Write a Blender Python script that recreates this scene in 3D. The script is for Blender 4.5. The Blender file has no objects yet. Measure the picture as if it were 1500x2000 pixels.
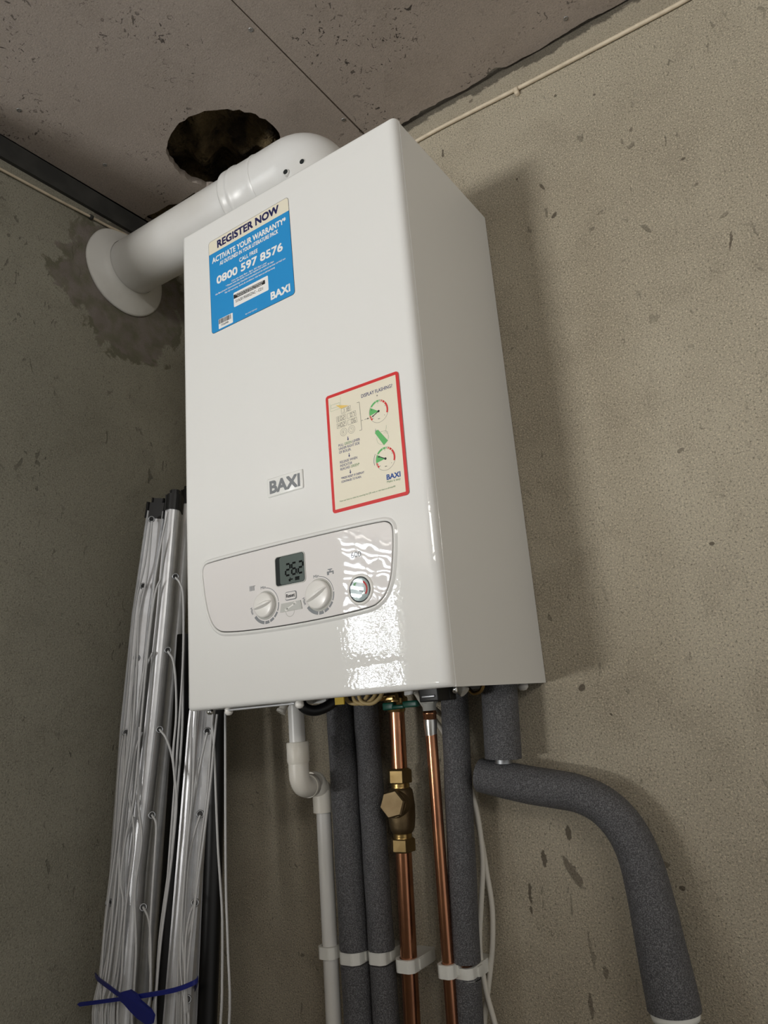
import bpy, bmesh, math, random
import numpy as np
from mathutils import Vector, Matrix, Euler
from mathutils.geometry import tessellate_polygon

# ------------------------------------------------------------------ camera / world / lights / exposure
# all plan dimensions below are millimetres: x along the back wall, y = 0 at the back wall (negative into
# the room), z = 0 at the underside of the boiler, which hangs 1.5 m above the floor.
S = 0.001
ZF = 1500.0
def W(p): return Vector((p[0]*S, p[1]*S, (p[2]+ZF)*S))

FPX = 1450.26
CAM = np.array([762.88, -940.57, -15.14])
_r = np.array([-0.22694, 0.57615, -0.15226])
def _rod(r):
    t = np.linalg.norm(r); k = r/t
    K = np.array([[0,-k[2],k[1]],[k[2],0,-k[0]],[-k[1],k[0],0]])
    return np.eye(3)+math.sin(t)*K+(1-math.cos(t))*K@K
RC = _rod(_r) @ np.array([[1,0,0],[0,0,-1],[0,1,0]], float)

scene = bpy.context.scene
COL = scene.collection
cd = bpy.data.cameras.new('camera')
cam = bpy.data.objects.new('camera', cd); COL.objects.link(cam)
cd.sensor_fit = 'VERTICAL'; cd.sensor_height = 36.0; cd.lens = 36.0*FPX/2000.0
cd.clip_start = 0.02; cd.clip_end = 60
m3 = Matrix(((RC[0][0],-RC[1][0],-RC[2][0]),(RC[0][1],-RC[1][1],-RC[2][1]),(RC[0][2],-RC[1][2],-RC[2][2])))
cam.matrix_world = Matrix.Translation(W(CAM)) @ m3.to_4x4()
scene.camera = cam

scene.view_settings.view_transform = 'Standard'
scene.view_settings.look = 'None'
scene.view_settings.gamma = 1.0
scene.view_settings.exposure = 0.0

world = bpy.data.worlds.new('World'); scene.world = world; world.use_nodes = True
bg = world.node_tree.nodes['Background']
bg.inputs['Color'].default_value = (1.0, 0.985, 0.955, 1); bg.inputs['Strength'].default_value = 0.50

def area(name, loc, target, sx, sy, power, color=(1,1,1)):
    l = bpy.data.lights.new(name, 'AREA'); l.shape = 'RECTANGLE'; l.size = sx; l.size_y = sy
    l.energy = power; l.color = color
    o = bpy.data.objects.new(name, l); COL.objects.link(o)
    o.location = W(loc)
    d = W(target)-W(loc); o.rotation_euler = d.to_track_quat('-Z', 'Y').to_euler()
    return o
# daylight through the open garage door far behind the camera, low and to the left
area('door_daylight', (-1190, -4870, -400), (390, -262, 350), 0.74, 0.54, 120, (1.0, 0.99, 0.97))
# daylight behind the slatted window in the side wall
area('window_daylight', (-1660, -3080, 610), (-268, -3080, 610), 0.80, 0.80, 95, (0.88, 0.95, 1.0))
# added soft fill high on the right, brightens boiler side and right-hand wall
area('right_fill', (2300, -2300, 1100), (900, 0, 700), 1.0, 0.8, 40, (1.0, 0.97, 0.91))

# ------------------------------------------------------------------ helpers
def ray(u, v):
    return RC.T @ np.array([(u-750)/FPX, (v-1000)/FPX, 1.0])
def at(u, v, y):                       # point on the vertical plane y
    d = ray(u, v); t = (y-CAM[1])/d[1]; return CAM+t*d
def atx(u, v, x):
    d = ray(u, v); t = (x-CAM[0])/d[0]; return CAM+t*d
def atz(u, v, z):
    d = ray(u, v); t = (z-CAM[2])/d[2]; return CAM+t*d

class MB:
    def __init__(s): s.v = []; s.f = []; s.m = []; s.sm = []
    def add(s, vs, fs, mi=0, smooth=False):
        o = len(s.v); s.v += [tuple(map(float, p)) for p in vs]
        for f in fs: s.f.append(tuple(i+o for i in f)); s.m.append(mi); s.sm.append(smooth)
    def box(s, a, b, mi=0):
        x0,y0,z0 = a; x1,y1,z1 = b
        s.add([(x0,y0,z0),(x1,y0,z0),(x1,y1,z0),(x0,y1,z0),(x0,y0,z1),(x1,y0,z1),(x1,y1,z1),(x0,y1,z1)],
              [(0,3,2,1),(4,5,6,7),(0,1,5,4),(1,2,6,5),(2,3,7,6),(3,0,4,7)], mi)
    def rbox(s, a, b, r, mi=0, seg=3):         # box with rounded edges
        bm = bmesh.new()
        bmesh.ops.create_cube(bm, size=1)
        for v in bm.verts:
            v.co = Vector([(a[i]+b[i])/2+v.co[i]*(b[i]-a[i]) for i in range(3)])
        bmesh.ops.bevel(bm, geom=list(bm.edges), offset=r, segments=seg, profile=0.5, affect='EDGES')
        bm.verts.index_update()
        s.add([v.co for v in bm.verts], [[v.index for v in f.verts] for f in bm.faces], mi, True); bm.free()
    def tube(s, pts, rad, n=16, mi=0, caps=True, smooth=True, closed=False):
        pts = [np.array(p, float) for p in pts]; N = len(pts)
        if not hasattr(rad, '__len__'): rad = [rad]*N
        tan = []
        for i in range(N):
            if closed: a, b = pts[i-1], pts[(i+1) % N]
            else: a, b = pts[max(i-1,0)], pts[min(i+1,N-1)]
            d = b-a; tan.append(d/np.linalg.norm(d))
        ref = np.array([0,0,1.]) if abs(tan[0][2]) < .9 else np.array([1.,0,0])
        e = np.cross(tan[0], ref); e /= np.linalg.norm(e)
        vs = []
        for i in range(N):
            e = e-tan[i]*(e@tan[i]); e /= np.linalg.norm(e); g = np.cross(tan[i], e)
            for k in range(n):
                t = 2*math.pi*k/n; vs.append(pts[i]+rad[i]*(math.cos(t)*e+math.sin(t)*g))
        fs = []
        for i in range(N if closed else N-1):
            j = (i+1) % N
            for k in range(n):
                k2 = (k+1) % n; fs.append((i*n+k, i*n+k2, j*n+k2, j*n+k))
        s.add(vs, fs, mi, smooth)
        if caps and not closed:
            s.add(vs[:n], [tuple(range(n))[::-1]], mi); s.add(vs[-n:], [tuple(range(n))], mi)
    def lathe(s, o, ax, prof, n=32, mi=0, smooth=True, hexa=False, twist=0.0):   # prof: (distance along axis, radius)
        o = np.array(o, float); ax = np.array(ax, float); ax /= np.linalg.norm(ax)
        ref = np.array([0,0,1.]) if abs(ax[2]) < .9 else np.array([1.,0,0])
        e = np.cross(ax, ref); e /= np.linalg.norm(e); g = np.cross(ax, e)
        vs = []
        for (h, r) in prof:
            for k in range(n):
                t = 2*math.pi*k/n+twist; vs.append(o+h*ax+r*(math.cos(t)*e+math.sin(t)*g))
        fs = [(i*n+k, i*n+(k+1) % n, (i+1)*n+(k+1) % n, (i+1)*n+k) for i in range(len(prof)-1) for k in range(n)]
        s.add(vs, fs, mi, smooth)
        if prof[0][1] > .01: s.add(vs[:n], [tuple(range(n))[::-1]], mi)
        if prof[-1][1] > .01: s.add(vs[-n:], [tuple(range(n))], mi)
    def hex(s, o, ax, h0, h1, r, mi=0, twist=0.0, ch=1.2):
        s.lathe(o, ax, [(h0, r-ch), (h0+ch, r), (h1-ch, r), (h1, r-ch)], 6, mi, False, twist=twist)
    def poly(s, loop, y, mi=0, depth=0.0):     # filled outline in the x-z plane facing -y
        n = len(loop)
        tri = tessellate_polygon([[Vector((a, b, 0)) for a, b in loop]])
        fs = []
        for t in tri:
            (ax_, az_), (bx_, bz_), (cx_, cz_) = loop[t[0]], loop[t[1]], loop[t[2]]
            area2 = (bx_-ax_)*(cz_-az_)-(cx_-ax_)*(bz_-az_)
            fs.append(tuple(t) if area2 > 0 else tuple(t)[::-1])
        s.add([(a, y, b) for a, b in loop], fs, mi)
        if depth:
            ar = sum(loop[i][0]*loop[(i+1) % n][1]-loop[(i+1) % n][0]*loop[i][1] for i in range(n))
            vs = [(a, y, b) for a, b in loop]+[(a, y+depth, b) for a, b in loop]
            q = [(i, n+i, n+(i+1) % n, (i+1) % n) for i in range(n)]
            s.add(vs, q if ar > 0 else [f[::-1] for f in q], mi)
    def build(s, name, mats, parent=None, origin=None):
        me = bpy.data.meshes.new(name)
        base = ORG.get(parent.name) if parent is not None else None
        if parent is None and origin is None:
            a = np.array(s.v); origin = (float((a[:,0].min()+a[:,0].max())/2), float((a[:,1].min()+a[:,1].max())/2), float(a[:,2].min()))
        loc = np.array(base if base is not None else origin, float)
        me.from_pydata([tuple((np.array(v)-loc)*S) for v in s.v], [], s.f)
        if not isinstance(mats, (list, tuple)): mats = [mats]
        for m in mats: me.materials.append(m)
        for p, mi, sm in zip(me.polygons, s.m, s.sm): p.material_index = mi; p.use_smooth = sm
        me.update()
        o = bpy.data.objects.new(name, me); COL.objects.link(o)
        ORG[o.name] = loc
        if parent is not None: o.parent = parent
        else: o.location = W(loc)
        return o
ORG = {}
def tag(o, label, cat, group=None):
    o['label'] = label; o['category'] = cat
    if group: o['group'] = group
    return o
def thing(name, loc, label, cat, group=None):
    o = bpy.data.objects.new(name, None); COL.objects.link(o); o.empty_display_size = .05
    o.location = W(loc); ORG[o.name] = np.array(loc, float)
    return tag(o, label, cat, group)
def struct(mb, name, m):
    o = mb.build(name, m, origin=(0, 0, 0)); o['kind'] = 'structure'; return o
def smooth_path(pts, sub=6):           # Catmull-Rom
    P = [np.array(p, float) for p in pts]
    P = [2*P[0]-P[1]]+P+[2*P[-1]-P[-2]]; out = []
    for i in range(1, len(P)-2):
        for k in range(sub):
            t = k/sub
            out.append(.5*((2*P[i])+(-P[i-1]+P[i+1])*t+(2*P[i-1]-5*P[i]+4*P[i+1]-P[i+2])*t*t+(-P[i-1]+3*P[i]-3*P[i+1]+P[i+2])*t**3))
    out.append(P[-2]); return out

# ------------------------------------------------------------------ materials
def srgb(r, g, b):
    f = lambda c: ((c/255+.055)/1.055)**2.4 if c/255 > .04045 else c/255/12.92
    return (f(r), f(g), f(b), 1)
def mat(name, col, rough=.5, metal=0., bump=None, var=None, spec=.5, coat=0., bdet=3):
    m = bpy.data.materials.new(name); m.use_nodes = True
    nt = m.node_tree; b = nt.nodes['Principled BSDF']
    b.inputs['Base Color'].default_value = col if len(col) == 4 else (*col, 1)
    b.inputs['Roughness'].default_value = rough; b.inputs['Metallic'].default_value = metal
    b.inputs['Specular IOR Level'].default_value = spec
    b.inputs['Coat Weight'].default_value = coat
    tc = nt.nodes.new('ShaderNodeTexCoord')
    if var:                             # (scale, colour2, lo, hi)
        n = nt.nodes.new('ShaderNodeTexNoise'); n.inputs['Scale'].default_value = var[0]; n.inputs['Detail'].default_value = 6
        nt.links.new(tc.outputs['Object'], n.inputs['Vector'])
        r = nt.nodes.new('ShaderNodeValToRGB')
        r.color_ramp.elements[0].position = var[2]; r.color_ramp.elements[1].position = var[3]
        r.color_ramp.elements[0].color = col if len(col) == 4 else (*col, 1)
        r.color_ramp.elements[1].color = var[1] if len(var[1]) == 4 else (*var[1], 1)
        nt.links.new(n.outputs['Fac'], r.inputs['Fac']); nt.links.new(r.outputs['Color'], b.inputs['Base Color'])
    if bump:                            # (scale, strength, distance)
        n = nt.nodes.new('ShaderNodeTexNoise'); n.inputs['Scale'].default_value = bump[0]; n.inputs['Detail'].default_value = bdet
        nt.links.new(tc.outputs['Object'], n.inputs['Vector'])
        bp = nt.nodes.new('ShaderNodeBump'); bp.inputs['Strength'].default_value = bump[1]; bp.inputs['Distance'].default_value = bump[2]
        nt.links.new(n.outputs['Fac'], bp.inputs['Height']); nt.links.new(bp.outputs['Normal'], b.inputs['Normal'])
    return m

class NG:                               # tiny node-graph helper
    def __init__(s, m): s.nt = m.node_tree
    def n(s, t, **kw):
        x = s.nt.nodes.new(t)
        for k, v in kw.items(): setattr(x, k, v)
        return x
    def l(s, a, b): s.nt.links.new(a, b)
    def math(s, op, a, b=None, c=None, clamp=False):
        x = s.n('ShaderNodeMath', operation=op); x.use_clamp = clamp
        for i, q in enumerate((a, b, c)):
            if q is None: continue
            if isinstance(q, (int, float)): x.inputs[i].default_value = q
            else: s.l(q, x.inputs[i])
        return x.outputs[0]
    def noise(s, vec, scale, detail=4, rough=.5, dist=0):
        x = s.n('ShaderNodeTexNoise'); x.inputs['Scale'].default_value = scale; x.inputs['Detail'].default_value = detail
        x.inputs['Roughness'].default_value = rough; x.inputs['Distortion'].default_value = dist
        s.l(vec, x.inputs['Vector']); return x.outputs['Fac']
    def ramp(s, f, lo, hi):
        x = s.n('ShaderNodeMapRange'); x.inputs['From Min'].default_value = lo; x.inputs['From Max'].default_value = hi
        s.l(f, x.inputs['Value']); return x.outputs[0]
    def mix(s, f, a, b):
        x = s.n('ShaderNodeMix', data_type='RGBA')
        for sock, q in ((x.inputs['Factor'], f), (x.inputs['A'], a), (x.inputs['B'], b)):
            if isinstance(q, (int, float)): sock.default_value = q
            elif isinstance(q, tuple): sock.default_value = q
            else: s.l(q, sock)
        return x.outputs['Result']
    def mapping(s, vec, scale=(1,1,1), loc=(0,0,0), rot=(0,0,0)):
        x = s.n('ShaderNodeMapping'); x.inputs['Scale'].default_value = scale; x.inputs['Location'].default_value = loc
        x.inputs['Rotation'].default_value = rot
        s.l(vec, x.inputs['Vector']); return x.outputs[0]

def wall_material(name, base, light, dark, stains=(), mortar=None, marks=.5, grain=1.0, vertical='x', edge=None, lump=.55, bstr=.9, pitsc=80, pitd=.8, pth=.675):
    m = bpy.data.materials.new(name); m.use_nodes = True; g = NG(m)
    b = m.node_tree.nodes['Principled BSDF']; b.inputs['Roughness'].default_value = .93; b.inputs['Specular IOR Level'].default_value = .25
    P = g.n('ShaderNodeTexCoord').outputs['Object']
    big = g.noise(P, 2.6, 4, .55, .4)
    c = g.mix(g.ramp(big, .35, .68), base, light)
    mid = g.noise(P, 11, 5, .6, .6)
    c = g.mix(g.math('MULTIPLY', g.ramp(mid, .5, .75), .55), c, dark)
    fine = g.noise(P, 470, 3, .7)
    c = g.mix(g.math('MULTIPLY', g.ramp(fine, .5, .66), .85*grain), c, tuple(min(1, 1.45*q) for q in light[:3])+(1,))
    fine2 = g.noise(g.mapping(P, loc=(3.1, 2.2, 5.3)), 400, 3, .7)
    c = g.mix(g.math('MULTIPLY', g.ramp(fine2, .53, .67), .95*grain), c, tuple(.45*q for q in base[:3])+(1,))
    # small pits and scratches
    warp = g.noise(P, 30, 3, .6)
    Pm = g.mapping(P, scale=(1, 1, .55))
    pit = g.noise(Pm, pitsc, 2, .5, pitd)
    clus = g.ramp(g.noise(g.mapping(P, loc=(7, 1, 3)), 9, 2), .42, .62)
    pm = g.math('MULTIPLY', g.ramp(pit, pth, pth+.035), clus)
    pm = g.math('MULTIPLY', g.math('MINIMUM', pm, 1.0, clamp=True), marks)
    c = g.mix(pm, c, tuple(.22*q for q in base[:3])+(1,))
    sep = g.n('ShaderNodeSeparateXYZ'); g.l(P, sep.inputs[0])
    hor = sep.outputs['X'] if vertical == 'x' else sep.outputs['Y']; ver = sep.outputs['Z'] if vertical != 'c' else sep.outputs['Y']
    wob = g.math('SUBTRACT', g.math('ADD', g.math('MULTIPLY', warp, .5), g.math('MULTIPLY', g.noise(P, 110, 3, .6), .5)), .5)
    for (x, z, rx, rz, tilt, col, k) in stains:     # dried drips and knocks with a shape of their own
        dx = g.math('SUBTRACT', hor, x*S); dz = g.math('SUBTRACT', ver, z*S)
        dx = g.math('ADD', dx, g.math('MULTIPLY', dz, tilt))
        dx = g.math('ADD', dx, g.math('MULTIPLY', wob, .016))
        q = g.math('ADD', g.math('POWER', g.math('DIVIDE', dx, rx*S), 2.0), g.math('POWER', g.math('DIVIDE', dz, rz*S), 2.0))
        q = g.math('ADD', q, g.math('MULTIPLY', wob, 2.6))
        mk = g.n('ShaderNodeMapRange'); mk.inputs['From Min'].default_value = 1.15; mk.inputs['From Max'].default_value = .75
        g.l(q, mk.inputs['Value'])
        c = g.mix(g.math('MULTIPLY', mk.outputs[0], k), c, col)
    if edge:                              # sooty crack line and a darker strip just under the ceiling
        zc_, crk = edge
        nz = g.math('SUBTRACT', g.noise(g.mapping(P, scale=(1, 1, 2)), 38, 5, .7, .6), .5)
        zz = g.math('ADD', ver, g.math('MULTIPLY', nz, .03))
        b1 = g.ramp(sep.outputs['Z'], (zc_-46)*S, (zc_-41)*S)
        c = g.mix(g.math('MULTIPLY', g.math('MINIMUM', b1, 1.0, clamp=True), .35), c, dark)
        lim = g.math('MULTIPLY', g.ramp(g.noise(g.mapping(P, scale=(1, 0, 0)), 7, 3), .4, .65), crk*S)
        b2 = g.ramp(g.math('ADD', zz, lim), (zc_-8)*S, (zc_-4)*S)
        c = g.mix(g.math('MULTIPLY', g.math('MINIMUM', b2, 1.0, clamp=True), .7), c, (.03, .026, .02, 1))
    if mortar:
        y0, z0, r, col, col2 = mortar
        dy = g.math('SUBTRACT', hor, y0*S); dz = g.math('SUBTRACT', ver, z0*S)
        d = g.math('SQRT', g.math('ADD', g.math('MULTIPLY', dy, dy), g.math('MULTIPLY', dz, dz)))
        wn = g.math('SUBTRACT', g.noise(P, 14, 5, .65, .5), .5)
        d = g.math('ADD', d, g.math('MULTIPLY', wn, .16))
        mk = g.n('ShaderNodeMapRange'); mk.inputs['From Min'].default_value = r*S+.006; mk.inputs['From Max'].default_value = r*S
        g.l(d, mk.inputs['Value'])
        rim = g.n('ShaderNodeMapRange'); rim.inputs['From Min'].default_value = r*S+.022; rim.inputs['From Max'].default_value = r*S+.016
        g.l(d, rim.inputs['Value'])
        c = g.mix(g.math('MULTIPLY', rim.outputs[0], g.ramp(g.noise(P, 23, 3), .48, .56)), c, col2)
        c = g.mix(g.math('MULTIPLY', mk.outputs[0], .85), c, g.mix(g.ramp(g.noise(P, 40, 4), .4, .65), col, col2))
    g.l(c, b.inputs['Base Color'])
    h = g.math('ADD', g.math('MULTIPLY', g.noise(P, 430, 4, .7), 1.0*grain), g.math('MULTIPLY', g.noise(P, 45, 4), lump))
    h = g.math('SUBTRACT', h, g.math('MULTIPLY', pm, .8))
    bp = g.n('ShaderNodeBump'); bp.inputs['Strength'].default_value = bstr; bp.inputs['Distance'].default_value = .005
    g.l(h, bp.inputs['Height']); g.l(bp.outputs[0], b.inputs['Normal'])
    return m

ZCEIL = 937.0
DRIP = (.075, .055, .04, 1)
def bw(u, v, ru, rv, tilt=0., k=.75, col=DRIP):
    p = at(u, v, 0); return (p[0], p[2], ru*.46, rv*.56, -tilt, col, k)
M = {}
M['wall'] = wall_material('rough_render', (.48,.42,.315,1), (.61,.545,.42,1), (.345,.297,.222,1), edge=(ZCEIL, 13), marks=.5, stains=[
    bw(1110,1627,8,16), bw(1062,1677,6,18), bw(1036,1745,6,22), bw(1037,1777,4,8), bw(1120,1705,14,34,-.55,.6), bw(1156,1860,5,40,-.1,.4),
    bw(1182,1900,7,12,0,.5), bw(1155,1965,6,26,0,.6), bw(1136,1343,9,8,.3), bw(1083,420,9,8,.5), bw(864,300,4,13), bw(1083,188,5,4), bw(920,197,7,5,.4),
    bw(1428,470,4,24,.25,.7), bw(1335,310,7,4), bw(1233,253,5,7,.2,.5), bw(1360,360,8,4,.4,.5), bw(1160,185,4,3), bw(1010,350,4,4), bw(1060,365,6,12,-.6,.7),
    bw(1330,880,10,6,.4,.5), bw(1390,1062,6,4), bw(1300,1690,12,7,.3,.5), bw(1332,1735,7,5), bw(1415,420,12,6,.8,.4), bw(1195,1395,5,3), bw(1142,1560,3,3)])
M['wall_left'] = wall_material('rough_render_shaded_side', (.34,.325,.26,1), (.41,.39,.315,1), (.25,.235,.185,1), vertical='y', grain=.7,  # darker copy of the wall render, left side's shade is in its colour
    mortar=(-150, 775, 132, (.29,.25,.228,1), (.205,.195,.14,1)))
M['ceiling'] = wall_material('dusty_plasterboard', (.42,.362,.315,1), (.485,.42,.37,1), (.34,.29,.247,1), grain=.4, marks=1., lump=.2, bstr=.25, pitsc=95, pitd=1.6, pth=.635)
M['floor'] = mat('concrete_floor', (.13,.125,.115), .9, bump=(60, .4, .003), var=(4, (.18,.17,.155), .35, .7))
M['dark_trim'] = mat('dark_timber_trim', srgb(52,52,50), .85, bump=(120, .3, .001), var=(20, srgb(70,69,66), .4, .7))
M['wool'] = mat('insulation_wool', srgb(120,104,74), 1., bump=(70, 1., .02), var=(18, srgb(52,44,32), .42, .62))
M['case'] = mat('white_enamel_case', srgb(235,235,232), .30, bump=(700, .06, .0006))
M['front'] = mat('white_enamel_front', srgb(236,236,233), .03, bump=(260, .07, .0007), bdet=0)
M['panel'] = mat('glossy_white_plastic', srgb(234,231,229), .02, bump=(60, .045, .002), bdet=0)
M['knob'] = mat('white_plastic', srgb(236,234,229), .28)
M['shadow_gap'] = mat('dark_gap', (.02,.02,.02), .8)
M['grey_print'] = mat('grey_print', srgb(128,131,134), .45)
M['badge'] = mat('badge_white', srgb(238,238,234), .18)
M['blue'] = mat('sticker_blue', srgb(34,146,212), .45)
M['navy'] = mat('print_navy', srgb(24,26,84), .5)
M['white'] = mat('print_white', srgb(244,244,242), .5)
M['cream'] = mat('sticker_cream', srgb(236,229,208), .5)
M['black'] = mat('print_black', srgb(26,26,26), .5)
M['red'] = mat('print_red', srgb(214,44,44), .5)
M['green'] = mat('print_green', srgb(96,184,104), .5)
M['yellow'] = mat('print_yellow', srgb(240,204,110), .5)
M['textblue'] = mat('print_dark_blue', srgb(40,52,110), .5)
M['brandblue'] = mat('print_mid_blue', srgb(28,76,150), .5)
M['greygreen'] = mat('print_grey_green', srgb(120,150,112), .5)
M['lcd'] = mat('lcd_screen', srgb(92,103,99), .12)
M['lcd_frame'] = mat('lcd_frame', srgb(40,44,45), .12)
M['lcd_ink'] = mat('lcd_ink', srgb(8,9,9), .6, spec=.1)
M['pale_grey'] = mat('pale_grey_plastic', srgb(188,188,182), .3)
M['upvc'] = mat('white_upvc', srgb(226,226,224), .32, bump=(30, .05, .002), var=(7, srgb(216,214,208), .4, .7))
M['flange'] = mat('white_rubber', srgb(226,225,220), .5, bump=(22, .25, .004), var=(9, srgb(206,203,195), .45, .75))
M['pvc'] = mat('cream_white_pvc', srgb(226,222,212), .38, var=(14, srgb(206,198,180), .55, .8))
M['foam'] = mat('grey_foam', srgb(68,68,70), .6, bump=(700, .9, .0018), var=(760, srgb(126,126,129), .42, .7), spec=.45)
M['copper'] = mat('copper', (.58,.27,.145), .24, 1., bump=(160, .06, .001), var=(16, (.36,.16,.10), .42, .72))
M['solder'] = mat('solder', (.70,.69,.66), .28, 1., bump=(120, .2, .001))
M['brass'] = mat('brass', (.50,.34,.13), .3, 1., bump=(140, .08, .001), var=(40, (.42,.28,.11), .45, .7))
M['brass_dull'] = mat('dull_brass', (.33,.235,.105), .42, 1., bump=(180, .15, .001), var=(40, (.24,.165,.07), .45, .7))
M['bronze'] = mat('dull_bronze', (.23,.17,.095), .5, 1., bump=(220, .3, .001), var=(30, (.15,.105,.055), .4, .7))
M['clip'] = mat('white_clip_plastic', srgb(228,228,222), .45)
M['alu'] = mat('aluminium', (.72,.73,.75), .38, .55, bump=(300, .04, .0005), var=(60, (.64,.65,.67), .4, .7))
M['alu_dull'] = mat('dull_aluminium', (.36,.37,.385), .45, 1.)
M['line'] = mat('grey_coated_line', srgb(196,197,198), .35)
M['blackplastic'] = mat('black_plastic', srgb(13,13,14), .45)
M['tie'] = mat('blue_nylon', srgb(18,30,116), .4)
M['cable'] = mat('white_cable', srgb(218,214,204), .42)
M['oldcable'] = mat('painted_cable', srgb(214,200,176), .55, var=(60, srgb(196,182,158), .4, .7))
M['screw'] = mat('zinc_screw', (.42,.42,.42), .4, .9)
M['greenlever'] = mat('green_lever', srgb(12,84,68), .4)
M['yellowtag'] = mat('yellow_tag', srgb(214,180,40), .5)
M['beige_wire'] = mat('beige_wire', srgb(196,172,120), .5)
def thin_glass(m):
    nt = m.node_tree; out = nt.nodes['Material Output']
    t_ = nt.nodes.new('ShaderNodeBsdfTransparent'); gl = nt.nodes.new('ShaderNodeBsdfGlossy'); gl.inputs['Roughness'].default_value = .02
    fr = nt.nodes.new('ShaderNodeFresnel'); fr.inputs['IOR'].default_value = 1.55; mx = nt.nodes.new('ShaderNodeMixShader')
    nt.links.new(fr.outputs[0], mx.inputs[0]); nt.links.new(t_.outputs[0], mx.inputs[1]); nt.links.new(gl.outputs[0], mx.inputs[2])
    nt.links.new(mx.outputs[0], out.inputs['Surface'])
M['glass'] = bpy.data.materials.new('gauge_glass'); M['glass'].use_nodes = True; thin_glass(M['glass'])
M['chrome'] = mat('chrome', (.8,.82,.83), .12, 1.)
M['gauge_face'] = mat('gauge_face', srgb(206,222,221), .2)
M['slat'] = mat('window_slat', srgb(120,122,124), .5)

# ------------------------------------------------------------------ the setting
XL = -268.0; ZC = 937.0
w = MB(); w.box((XL-100, 0, -ZF), (3000, 100, 1250)); struct(w, 'wall_back', M['wall'])
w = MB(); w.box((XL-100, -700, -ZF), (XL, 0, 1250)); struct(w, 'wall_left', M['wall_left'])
w = MB(); w.box((-1700, -5200, -ZF-60), (3000, 100, -ZF)); struct(w, 'floor', M['floor'])

# ceiling: two plasterboard sheets meeting at x = 203, with ragged holes and an untidy edge at the walls
rnd = random.Random(5)
hole = []
for k in range(64):
    a = 2*math.pi*k/64
    r = 1+.022*rnd.uniform(-1, 1)+.02*math.sin(3*a+1)
    hole.append((-9+102*r*math.cos(a), -151+90*r*math.sin(a)))
hole2 = [atz(u, v, ZC)[:2] for u, v in [(277,431),(289,421),(303,416),(312,411),(330,400),(348,398),(362,388),(380,376)]]
hole2 = [tuple(q) for q in hole2]+[(-150,-60),(-170,-38),(-196,-40),(-222,-48),(-245,-66),(-258,-90)]
def sheet(outer, holes, z0, z1):
    mb = MB(); bm = bmesh.new(); edges = []
    for lp in [outer]+holes:
        vs = [bm.verts.new((a, b, 0)) for a, b in lp]
        for i in range(len(vs)): edges.append(bm.edges.new((vs[i], vs[(i+1) % len(vs)])))
    bmesh.ops.triangle_fill(bm, edges=edges, use_beauty=True)
    bmesh.ops.recalc_face_normals(bm, faces=bm.faces)
    bm.verts.index_update()
    V = [v.co.copy() for v in bm.verts]; F = [[v.index for v in f.verts] for f in bm.faces]
    up = sum(f.normal.z for f in bm.faces) > 0
    mb.add([(v.x, v.y, z0) for v in V], [f[::-1] if up else f for f in F])
    mb.add([(v.x, v.y, z1) for v in V], [f if up else f[::-1] for f in F])
    bm.free()
    for li, lp in enumerate([outer]+holes):
        n = len(lp); vs = [(a, b, z0) for a, b in lp]+[(a, b, z1) for a, b in lp]
        ar = sum(lp[i][0]*lp[(i+1) % n][1]-lp[(i+1) % n][0]*lp[i][1] for i in range(n))
        q = [(i, (i+1) % n, n+(i+1) % n, n+i) for i in range(n)]
        if (ar > 0) == (li > 0): q = [f[::-1] for f in q]
        mb.add(vs, q)
    return mb
def ragged(xs, amp, base):
    nz = np.array([rnd.random() for _ in xs]); k_ = np.array([1, 2, 3, 2, 1])/9.
    lo = np.convolve(nz, k_, 'same'); lo2 = np.convolve(lo, np.ones(9)/9., 'same')
    return [(float(x), -base-amp*(.75*float(a_)*2*float(c_)+.12*float(n_))) for x, a_, c_, n_ in zip(xs, lo, lo2, nz)]
eA = ragged(np.linspace(200, -262, 40), 4, 1.5)
eB = ragged(np.linspace(2990, 206, 420), 7, 2.5)
eB = [(x, y-(9*math.exp(-((x-300)/80)**2)+14*math.exp(-((x-440)/11)**2))*(0.6+.4*rnd.random())) for x, y in eB]
A = sheet([(-262,-700),(-1700,-700),(-1700,-5200),(201.8,-5200),(202.2,-300)]+[(201.4,-2)]+eA, [hole, hole2], ZC, ZC+12.5)
B = sheet([(204.2,-300),(203.6,-5200),(3000,-5200)]+eB+[(204.6,-2)], [], ZC, ZC+12.5)
A.add(B.v, B.f); struct(A, 'ceiling', M['ceiling'])
# loft insulation lying on the ceiling boards, seen through the holes
nx, ny = 40, 30; wl = MB(); vs = []
for j in range(ny+1):
    for i in range(nx+1):
        x = XL+2+i/nx*(560); y = -420+j/ny*415
        e = min(i, nx-i, j, ny-j)
        z = ZC+14+min(1, e/3)*(48+22*math.sin(x*.031+1)*math.cos(y*.043)+14*math.sin(x*.08+y*.06)+8*rnd.uniform(-1, 1))
        vs.append((x, y, z))
wl.add(vs, [(j*(nx+1)+i, (j+1)*(nx+1)+i, (j+1)*(nx+1)+i+1, j*(nx+1)+i+1) for j in range(ny) for i in range(nx)], 0, True)
o = wl.build('loft_insulation', M['wool']); o['kind'] = 'stuff'
tag(o, 'brown loft insulation wool seen through the round hole in the ceiling', 'insulation'); o['kind'] = 'stuff'
# dark strip along the top of the left wall
w = MB(); w.box((XL, -700, 897), (XL+7, -1, 936)); struct(w, 'trim_1', M['dark_trim'])
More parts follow.
